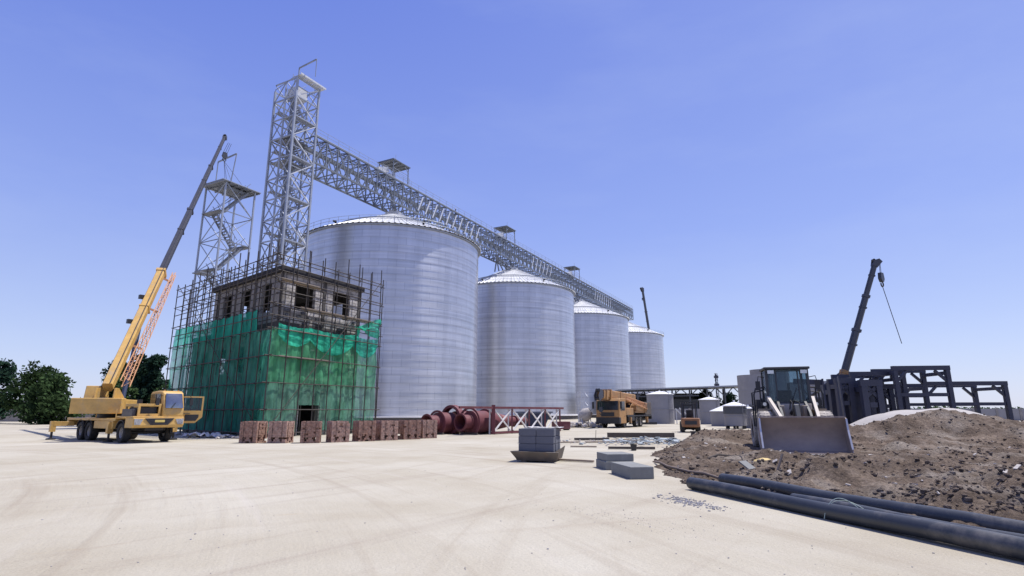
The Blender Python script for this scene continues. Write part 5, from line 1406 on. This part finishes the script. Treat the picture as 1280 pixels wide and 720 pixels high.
    for s in (-1,1): m.box(s*cx-.03,s*cx+.03,cy0,cy1,zb+.1,zb+.52)
    m.box(-cx,cx,cy1-.06,cy1,zb+.1,zb+.6)
    m.build('cab_base', cab_dark, t, smooth=0)
    for x in (-cx,cx):
        for y in (cy0,cy1):
            m = MB(); m.bar((x,y,zb),(x*.97,y+(.06 if y == cy0 else -.04),zt),.10); m.build('cab_post', cab_dark, t, smooth=0)
    for x in (-.42,.42):
        m = MB(); m.bar((x,cy0+.01,zb+.5),(x*.97,cy0+.07,zt),.05); m.build('cab_post', cab_dark, t, smooth=0)
    m = MB(); m.box(-cx-.08,cx+.08,cy0-.12,cy1+.1,zt,zt+.1); m.build('cab_roof', cab_dark, t, smooth=0, bevel=.03)
    m = MB(); m.prism([(-cx+.06,zb+.5),(cx-.06,zb+.5),(cx-.08,zt),(-cx+.08,zt)], lambda x,z: (x,cy0+.025+.04*(z-zb)/1.6,z), lambda x,z: (x,cy0+.035+.04*(z-zb)/1.6,z)); m.build('windscreen', glass_clear, t, smooth=0)
    for s in (-1,1):
        m = MB(); m.box(s*cx-.006,s*cx+.006,cy0+.08,cy1-.08,zb+.52,zt); m.build('side_window', glass_clear, t, smooth=0)
    m = MB(); m.box(-cx+.08,cx-.08,cy1-.02,cy1-.01,zb+.6,zt); m.build('rear_window', glass_clear, t, smooth=0)
    m = MB(); m.box(-.28,.28,2.8,3.3,zb+.35,zb+.5); m.box(-.28,.28,3.2,3.32,zb+.5,zb+1.05); m.build('seat', black, t, smooth=0, bevel=.04)
    m = MB(); m.lathe([(.19,0),(.21,.02),(.19,.04),(.17,.02),(.19,0)],20,(0,2.62,zb+.75),(0,-.5,.85)); m.tube((0,2.5,zb+.3),(0,2.62,zb+.76),.03); m.build('steering_wheel', black, t)
    m = MB(); m.path([(.1,cy0,zb+.55),(.32,cy0-.02,zb+1.1)],.014,5); m.build('wiper', black_steel, t)
    m = MB(); m.box(-.74,-.5,cy0-.16,cy0-.08,zt-.18,zt-.04); m.box(.5,.74,cy0-.16,cy0-.08,zt-.18,zt-.04); m.build('work_lamp', lamp_glass, t, smooth=0)
loader()

# ---- forklift seen from behind
def forklift():
    orange = fork_paint
    t = thing('forklift', 'small orange forklift seen from behind on the open yard before the grey tanks', 'forklift', (14.55,47.2,0), R(166))
    # forward is -y, so its rear (counterweight) faces the camera after the turn
    m = MB(); m.prism([(-.62,.9),(.62,.9),(.72,.6),(.72,-.2),(-.72,-.2),(-.72,.6)], lambda x,y: (x*.96,y+1.05,.42), lambda x,y: (x,y+1.0,1.12)); m.build('counterweight', orange, t, smooth=0, bevel=.08)
    m = MB(); m.box(-.6,.6,-.9,.85,.35,.75); m.box(-.55,.55,.1,.9,.75,1.1); m.build('body', orange, t, smooth=0, bevel=.04)
    m = MB(); m.box(-.45,.45,1.955,1.975,.62,.9); m.build('rear_grille', black_steel, t, smooth=0)
    for s in (-1,1):
        wheel(t, (s*.60,1.3,.34), .34, .26, black, rim_grey, s); wheel(t, (s*.60,-.65,.42), .42, .30, black, rim_grey, s)
    for x in (-.55,.55):
        m = MB(); m.bar((x,1.15,1.1),(x,.9,2.3),.07); m.build('guard_post', black_steel, t, smooth=0)
        m = MB(); m.bar((x,-.75,.75),(x,-.35,2.3),.07); m.build('guard_post', black_steel, t, smooth=0)
    m = MB()
    for i in range(7): m.box(-.58+i*.19,-.54+i*.19,-.4,.95,2.3,2.36)
    for y in (-.42,.27,.93): m.box(-.6,.6,y,y+.06,2.361,2.40)
    m.build('overhead_guard', black_steel, t, smooth=0)
    m = MB(); m.box(-.25,.25,.1,.6,1.1,1.25); m.box(-.25,.25,.55,.68,1.25,1.75); m.build('seat', black, t, smooth=0, bevel=.04)
    m = MB(); m.lathe([(.15,0),(.17,.02),(.15,.04),(.13,.02),(.15,0)],16,(0,-.25,1.35),(0,.5,.85)); m.tube((0,-.4,.8),(0,-.25,1.36),.025); m.build('steering_wheel', black, t)
    for x in (-.36,.36):
        m = MB(); m.box(x-.06,x+.06,-1.2,-1.05,.08,2.25); m.build('mast_rail', black_steel, t, smooth=0)
    m = MB(); m.box(-.3,.3,-1.18,-1.1,2.1,2.2); m.box(-.3,.3,-1.18,-1.1,1.2,1.3); m.build('mast_crossbar', black_steel, t, smooth=0)
    m = MB(); m.box(-.5,.5,-1.3,-1.22,.15,1.1); m.build('fork_carriage', black_steel, t, smooth=0)
    for x in (-.3,.3):
        m = MB(); m.box(x-.06,x+.06,-2.3,-1.3,.1,.15); m.box(x-.06,x+.06,-1.36,-1.3,.15,.6); m.build('fork', black_steel, t, smooth=0)
forklift()

# ------------------------------------------------------------------ grey tanks
def tank(label, x, y, r, h, rh, cap=True, base=.0, bands=1, dark_top=False):
    t = thing('steel_tank', label, 'tank', (x,y,0))
    m = MB(); pr = [(r,base)]
    for k in range(1,bands+1):
        z = base+(h-base)*k/(bands+1); pr += [(r,z-.04),(r+.045,z-.03),(r+.045,z+.03),(r,z+.04)]
    pr += [(r,h)]
    m.lathe(pr, 40, cap1=not cap); m.build('shell', tank_grey, t)
    if cap:
        m = MB(); m.lathe([(r+.12,h-.02),(r+.12,h+.05),(r*.25,h+rh),(.01,h+rh+.03)], 40); m.build('roof', tank_roof, t)
        m = MB(); m.tube((0,0,h+rh),(0,0,h+rh+.2),.1); m.build('vent', tank_roof, t)
    if dark_top:
        m = MB(); m.lathe([(r+.02,h-.75),(r+.05,h-.74),(r+.05,h-.12),(r+.02,h-.1)], 40); m.build('band', shed_dark, t)
    if base > .1:
        for k in range(6):
            a = 2*PI*k/6; m = MB(); m.bar((r*.85*math.cos(a),r*.85*math.sin(a),0),(r*.85*math.cos(a),r*.85*math.sin(a),base+.05),.18); m.build('leg', black_steel, t, smooth=0)
    m = MB(); a = R(-60)
    for s in (-.2,.2): m.bar((r*math.cos(a)+s+.08,r*math.sin(a)-.1,.3),(r*math.cos(a)+s+.08,r*math.sin(a)-.1,h+.3),.04)
    for k in range(int(h/.35)): m.bar((r*math.cos(a)-.12,r*math.sin(a)-.1,.4+k*.35),(r*math.cos(a)+.28,r*math.sin(a)-.1,.4+k*.35),.03)
    m.build('ladder', tank_grey, t, smooth=0)
    return t
tank('tall grey tank with white cone roof, right of the parked truck crane', 20.6, 79.5, 1.80, 3.95, .42)
tank('grey tank with white cone roof, standing behind the forklift and low wide tank', 26.4, 76.5, 1.30, 3.15, .36)
tank('low wide grey tank with a shallow white cone roof behind the forklift', 25.6, 66.5, 2.45, 1.65, .85, bands=0)
tank('narrow grey tank with dark top band and white cone roof, on short legs', 21.75, 56.0, 1.02, 2.15, .36, base=.3, dark_top=True)
tank('thin pale grey tank beside the loader, right of the dark banded one', 23.9, 58.0, .62, 1.9, .2)
tank('big open grey tank behind the left side of the loader', 37.5, 87.5, 2.55, 7.1, 0, cap=False, bands=2)
tank('taller grey tank right behind the big open one, above the loader cab', 43.2, 95.0, 3.0, 8.5, 0, cap=False, bands=2)
tank('grey tank behind the right side of the loader, left of the dark column', 42.0, 78.5, 3.3, 5.6, 0, cap=False, bands=1)
tank('grey tank behind the crane boom foot at the right', 44.5, 73.0, 2.4, 5.3, 0, cap=False, bands=1)
t = thing('ladder_cage', 'pale steel ladder cage standing between second and third silo', 'ladder', (9.4,75.5,0), R(20))
m = MB()
for x in (-.5,.5):
    for y in (-.5,.5): m.bar((x,y,0),(x,y,4.2),.08)
m.build('frame', galv_light, t, smooth=0)
m = MB()
for k in range(7):
    z = .5+k*.6
    for a, b in (((-.5,-.5),(.5,-.5)),((.5,-.5),(.5,.5)),((-.5,.5),(-.5,-.5))): m.bar((*a,z),(*b,z+(.6 if k%2 else 0)),.05)
m.build('rung', galv_light, t, smooth=0)
m = MB()
for i in range(120):
    r = .08+.32*random.random()**2; m.lump((7.6+random.gauss(0,1.0),61.5+random.gauss(0,1.6),r*.5+.35*random.random()**2), r, .6, i)
tag(m.build('scrap_pile', rubble_pale, smooth=0), 'pale pile of bags and scrap beside the front of the parked truck crane', 'scrap', kind='stuff')
t = thing('concrete_mixer', 'small pale concrete mixer standing in the scrap beside the parked crane', 'mixer', (7.7,60.5,0), R(25))
m = MB(); m.lathe([(.25,-.75),(.62,-.3),(.66,.25),(.38,.75),(.34,.75),(.6,.2)], 24, (0,0,1.25), (.5,-.4,.55)); m.build('drum', rubble_pale, t)
m = MB()
for x in (-.55,.55): m.bar((x,-.5,.0),(x,.0,1.25),.08); m.bar((x,.5,.0),(x,.0,1.25),.08)
m.bar((-.55,0,.5),(.55,0,.5),.08); m.build('stand', galv_light, t, smooth=0)
for x in (-.62,.62):
    m = MB(); m.lathe([(.05,-.05),(.25,-.05),(.25,.05),(.05,.05)],16,(x,.55,.25),(1,0,0)); m.build('wheel', black, t)
t = put('steel_beam_stack', 'dark steel channel lying beside the tall grey tank', 'beam', 17.0, 74.0, black_steel, lambda m: (m.box(-1.6,1.6,-.2,.2,.02,.14), m.box(-1.6,1.6,-.2,-.15,.14,.3), m.box(-1.6,1.6,.15,.2,.14,.3)), .1)
t = put('steel_chute', 'pale steel chute leaning beside the tall grey tank', 'chute', 22.6, 76.0, galv_light, lambda m: (m.bar((-.9,0,2.0),(.6,0,.4),.35,.1), m.bar((-.3,.3,2.1),(1.2,.3,.8),.3,.08), m.bar((.6,0,0),(.6,0,.45),.08), m.bar((-.8,.1,0),(-.8,.1,1.95),.08)))

# ------------------------------------------------------------------ dark steel shed, mast and trees behind
t = thing('steel_shed', 'long dark open steel shed with flat roof in the far background', 'shed', (41.0,142.0,0), R(-4))
m = MB(); m.hexa([(-15,-6,6.6),(19,-6,7.7),(19,10,7.7),(-15,10,6.6),(-15,-6,6.9),(19,-6,8.0),(19,10,8.0),(-15,10,6.9)]); m.build('roof', shed_roof, t, smooth=0)
for i in range(9):
    x = -14.5+i*4.1
    for y in (-5.6, 9.6):
        m = MB(); m.bar((x,y,0),(x,y,6.55+(x+15)/34*1.1),.32); m.build('column', shed_dark, t, smooth=0)
    m = MB(); m.bar((x,-5.6,5.2),(x+2.0,-5.6,6.6+(x+15)/34),.2); m.bar((x,-5.6,5.2),(x-2.0,-5.6,6.55+(x+13)/34),.2); m.build('knee_brace', shed_dark, t, smooth=0)
for z in (5.1,):
    m = MB(); m.bar((-14.8,-5.6,z),(4,-5.6,z+.3),.25); m.build('eave_beam', shed_dark, t, smooth=0)
m = MB(); m.box(-14.6,9.2,9.9,10.1,0,6.4); m.box(-14.6,-14.4,-5,9.5,0,5.4); m.box(9.3,19,9.9,10.1,0,1.6); m.box(-2,4.6,-2.2,-2.0,0,4.6); m.build('cladding', shed_dark, t, smooth=0)  # inner panel is a dark sheet for the shade under the roof
t = thing('lattice_mast', 'thin dark lattice mast rising behind the steel shed', 'mast', (59.5,165.0,0))
m = MB()
for a in range(3):
    m.bar((.5*math.cos(a*2.1),.5*math.sin(a*2.1),0),(.3*math.cos(a*2.1),.3*math.sin(a*2.1),12.6),.16)
m.build('frame', navy, t, smooth=0)
m = MB()
for k in range(12):
    m.bar((.5,0,k*1.05),(-.25,.4,k*1.05+1.0),.12); m.bar((-.25,.43,k*1.05),(-.25,-.43,k*1.05+1),.12)
m.box(-.55,.55,-.55,.55,9.0,9.6); m.box(-.5,.5,-.5,.5,11.2,11.9); m.build('bracing', navy, t, smooth=0)

def tree(label, x, y, h, cw, seed, mat, poplar=True, n=3600, ls=.24, clear=.12):
    rnd = random.Random(seed)
    t = thing('tree', label, 'tree', (x,y,0), rnd.random()*6, 'trees at the back of the yard')
    m = MB(); m.path([(0,0,-.1),(.05,.02,h*.3),(-.05,.06,h*.6),(.02,0,h*.9)], .02*h, 8, r2=.03)
    for k in range(9):
        a = rnd.random()*6.3; z = h*(.25+.07*k); l = cw*.7*(1-.5*k/9)
        m.path([(0,0,z),(math.cos(a)*l*.5,math.sin(a)*l*.5,z+h*.07),(math.cos(a)*l,math.sin(a)*l,z+h*.13)], .035, 6, r2=.01)
    m.build('trunk', bark, t)
    cl_ = []
    for k in range(26 if poplar else 34):
        zf = clear+.06+(1-clear-.08)*rnd.random()
        prof = (math.sin(PI*min(1,(zf-clear)/(1-clear)*.86+.12)))**.7
        a = rnd.random()*6.3; rr = cw*prof*(rnd.random()**.5)*.95
        cl_.append((V((math.cos(a)*rr, math.sin(a)*rr, h*zf)), cw*rnd.uniform(.26,.5)))
    m = MB()
    for i in range(n):
        c, r = cl_[rnd.randrange(len(cl_))]
        d = V((rnd.gauss(0,1),rnd.gauss(0,1),rnd.gauss(0,1.25))).normalized()*r*(.55+.5*rnd.random())
        p = c+d; u = V((rnd.gauss(0,1),rnd.gauss(0,1),rnd.gauss(0,1))).normalized(); v = u.orthogonal().normalized(); s = ls*rnd.uniform(.6,1.4)
        m.add([p-u*s-v*s*.5,p+u*s*.2-v*s*.6,p+u*s+v*s*.4,p-u*s*.3+v*s*.6], [(0,1,2,3)])
    m.build('crown', mat, t, smooth=0, recalc=False)
tree('dark green tree with pointed top behind the crane cab, nearest the netted building', -50.4, 80, 9.3, 1.7, 1, leaf_dark)
tree('tall dark tree in the middle of the clump behind the crane cab', -53.6, 82, 9.6, 1.9, 2, leaf_dark)
tree('dark tree with rounded head left in the clump behind the crane boom', -57.4, 83, 9.2, 2.1, 3, leaf_dark)
tree('lower green bushy tree in front of the dark clump behind the crane', -51.6, 74, 5.4, 2.6, 4, leaf_mid, False, clear=.05)
tree('green bushy tree left of the crane boom foot', -61.0, 76, 5.6, 3.0, 5, leaf_mid, False, clear=.05)
tree('broad green tree at the far left behind the truck crane tail', -68.5, 82, 7.6, 3.4, 6, leaf_mid, False, 4200)
tree('dark tree at the left edge of the picture', -76, 84, 8.4, 3.0, 7, leaf_dark, True, 4200)
tree('round leafy tree at the left edge, in front of the dark one', -73, 74, 5.4, 3.0, 8, leaf_mid, False)
tree('low bushy tree between crane cab and netted building', -47.2, 78, 4.4, 2.0, 9, leaf_mid, False, clear=.04)
tree('distant dark tree seen through the open steel shed', 50.5, 150, 6.8, 2.6, 10, leaf_dark, False, 2600, .3)
tree('distant green tree right of the mast behind the grey tanks', 57.5, 152, 5.6, 3.0, 11, leaf_dark, False, 2600, .3)

fb = MB(); rb = random.Random(5)
for k in range(9000):
    if rb.random() < .62: x = rb.uniform(-330,-95); y = 215+.12*x
    else: x = rb.uniform(120,330); y = 250
    hz = 3.4+2.6*noise.noise(V((x*.045,1,2)))+1.4*noise.noise(V((x*.2,4,2)))
    p = V((x, y+rb.uniform(-4,4), max(.2,hz)*rb.random()**.6)); u = V((rb.gauss(0,1),rb.gauss(0,1),rb.gauss(0,1))).normalized(); v = u.orthogonal().normalized(); q = rb.uniform(.4,.95)
    fb.add([p-u*q-v*q*.5,p+u*q*.2-v*q*.6,p+u*q+v*q*.4,p-u*q*.3+v*q*.6],[(0,1,2,3)])
tag(fb.build('tree_belt', leaf_mid, smooth=0, recalc=False), 'far low belt of trees along the horizon', 'trees', kind='stuff')

# ------------------------------------------------------------------ dark steel frames at the right
def steel_frame(label, x, y, rz, wd, h, dp, mat=navy, t_=.34, mid=True, lean=0):
    t = thing('steel_portal', label, 'steel frame', (x,y,on_dirt(x,y)-.05 if y < 46 else 0), rz, 'dark steel frames at the right')
    for a in (0,1):
        for b in (0,1):
            m = MB(); m.bar((a*wd,b*dp,0),(a*wd+lean,b*dp,h),t_,t_*.8); m.build('column', mat, t, smooth=0, bevel=.01)
    for b in (0,1):
        m = MB(); m.bar((-t_*.5+lean,b*dp,h+t_*.45),(wd+t_*.5+lean,b*dp,h+t_*.45),t_*.9,t_*.9); m.build('beam', mat, t, smooth=0)
        if mid:
            m = MB(); m.bar((t_*.5,b*dp,h*.62),(wd-t_*.5,b*dp,h*.62),t_*.7); m.build('beam', mat, t, smooth=0)
        for a in (0,1):
            s = 1 if a == 0 else -1
            m = MB(); m.bar((a*wd+s*.1+lean,b*dp,h-.75),(a*wd+s*.8+lean,b*dp,h-.03),t_*.5); m.build('knee_brace', mat, t, smooth=0)
    for a in (0,1):
        m = MB(); m.bar((a*wd+lean,t_*.5,h-.2),(a*wd+lean,dp-t_*.5,h-.2),t_*.7); m.build('tie_beam', mat, t, smooth=0)
    return t
steel_frame('tall dark steel portal frame with knee braces, right of the crane boom', 24.95, 41.5, R(-8), 3.4, 4.2, 3.2, mid=False)
steel_frame('lower dark steel frame of close columns standing inside the portal', 24.35, 39.4, R(-8), .95, 3.35, 1.2, t_=.48)
steel_frame('dark steel frame stepped higher at the right edge, behind the dirt heap', 27.3, 40.3, R(-8), 3.4, 4.5, 3.0)
steel_frame('farthest dark steel frame at the right, mostly hidden by dirt', 31.6, 43.5, R(-8), 5.5, 3.6, 3.5)
steel_frame('slim dark steel frame between the portal columns, in front of the grey tank', 27.0, 42.4, R(-8), 1.1, 3.3, 1.4, t_=.4)
steel_frame('narrow dark steel frame leaning beside the portal, nearest the crane boom foot', 23.3, 40.6, R(-8), .8, 3.6, 1.2, t_=.42)
steel_frame('dark steel frame packed behind the portal, showing through its opening', 25.6, 45.6, R(-8), 1.6, 3.4, 1.4, t_=.5)
t = thing('steel_column', 'wide dark blue steel column standing upright left of the crane boom', 'column', (21.25,36.6,0), R(-25))
m = MB(); m.bar((0,0,0),(-.12,0,3.85),.62,.06); m.bar((0,.5,0),(-.12,.5,3.85),.62,.06); m.bar((0,.25,0),(-.12,.25,3.8),.05,.44,up=(0,1,0)); m.build('profile', navy, t, smooth=0)
m = MB(); m.box(-.5,.5,-.15,.65,0,.05); m.build('base_plate', navy, t, smooth=0)
t = thing('steel_column', 'dark steel column with bracket standing right behind the loader cab', 'column', (18.35,33.4,0), R(-25))
m = MB(); m.bar((0,0,0),(-.05,0,3.5),.5,.08); m.bar((0,.4,0),(-.05,.4,3.5),.5,.08); m.build('profile', navy, t, smooth=0)
m = MB(); m.bar((0,.2,3.3),(-1.6,.2,3.4),.3); m.bar((-.1,.2,1.6),(-1.3,.2,3.1),.12); m.build('bracket', navy, t, smooth=0)
# parapet: long grey wall behind the tanks at the right
t = thing('yard_wall', 'long low grey concrete wall behind the tanks and steel frames', 'wall', (20,118,0), R(-8))
m = MB(); m.box(0,120,0,.3,0,2.2); m.build('panel', tank_grey, t, smooth=0)
for i in range(31):
    m = MB(); m.box(i*4-.2,i*4+.2,-.08,-.003,0,2.35); m.build('pier', concrete, t, smooth=0)
t = thing('yard_wall', 'grey boundary wall behind the trees at the far left', 'wall', (-150,92,0), R(4))
m = MB(); m.box(0,112,0,.3,0,2.1); m.build('panel', concrete, t, smooth=0)
for i in range(29):
    m = MB(); m.box(i*4-.2,i*4+.2,-.08,-.003,0,2.25); m.build('pier', concrete, t, smooth=0)
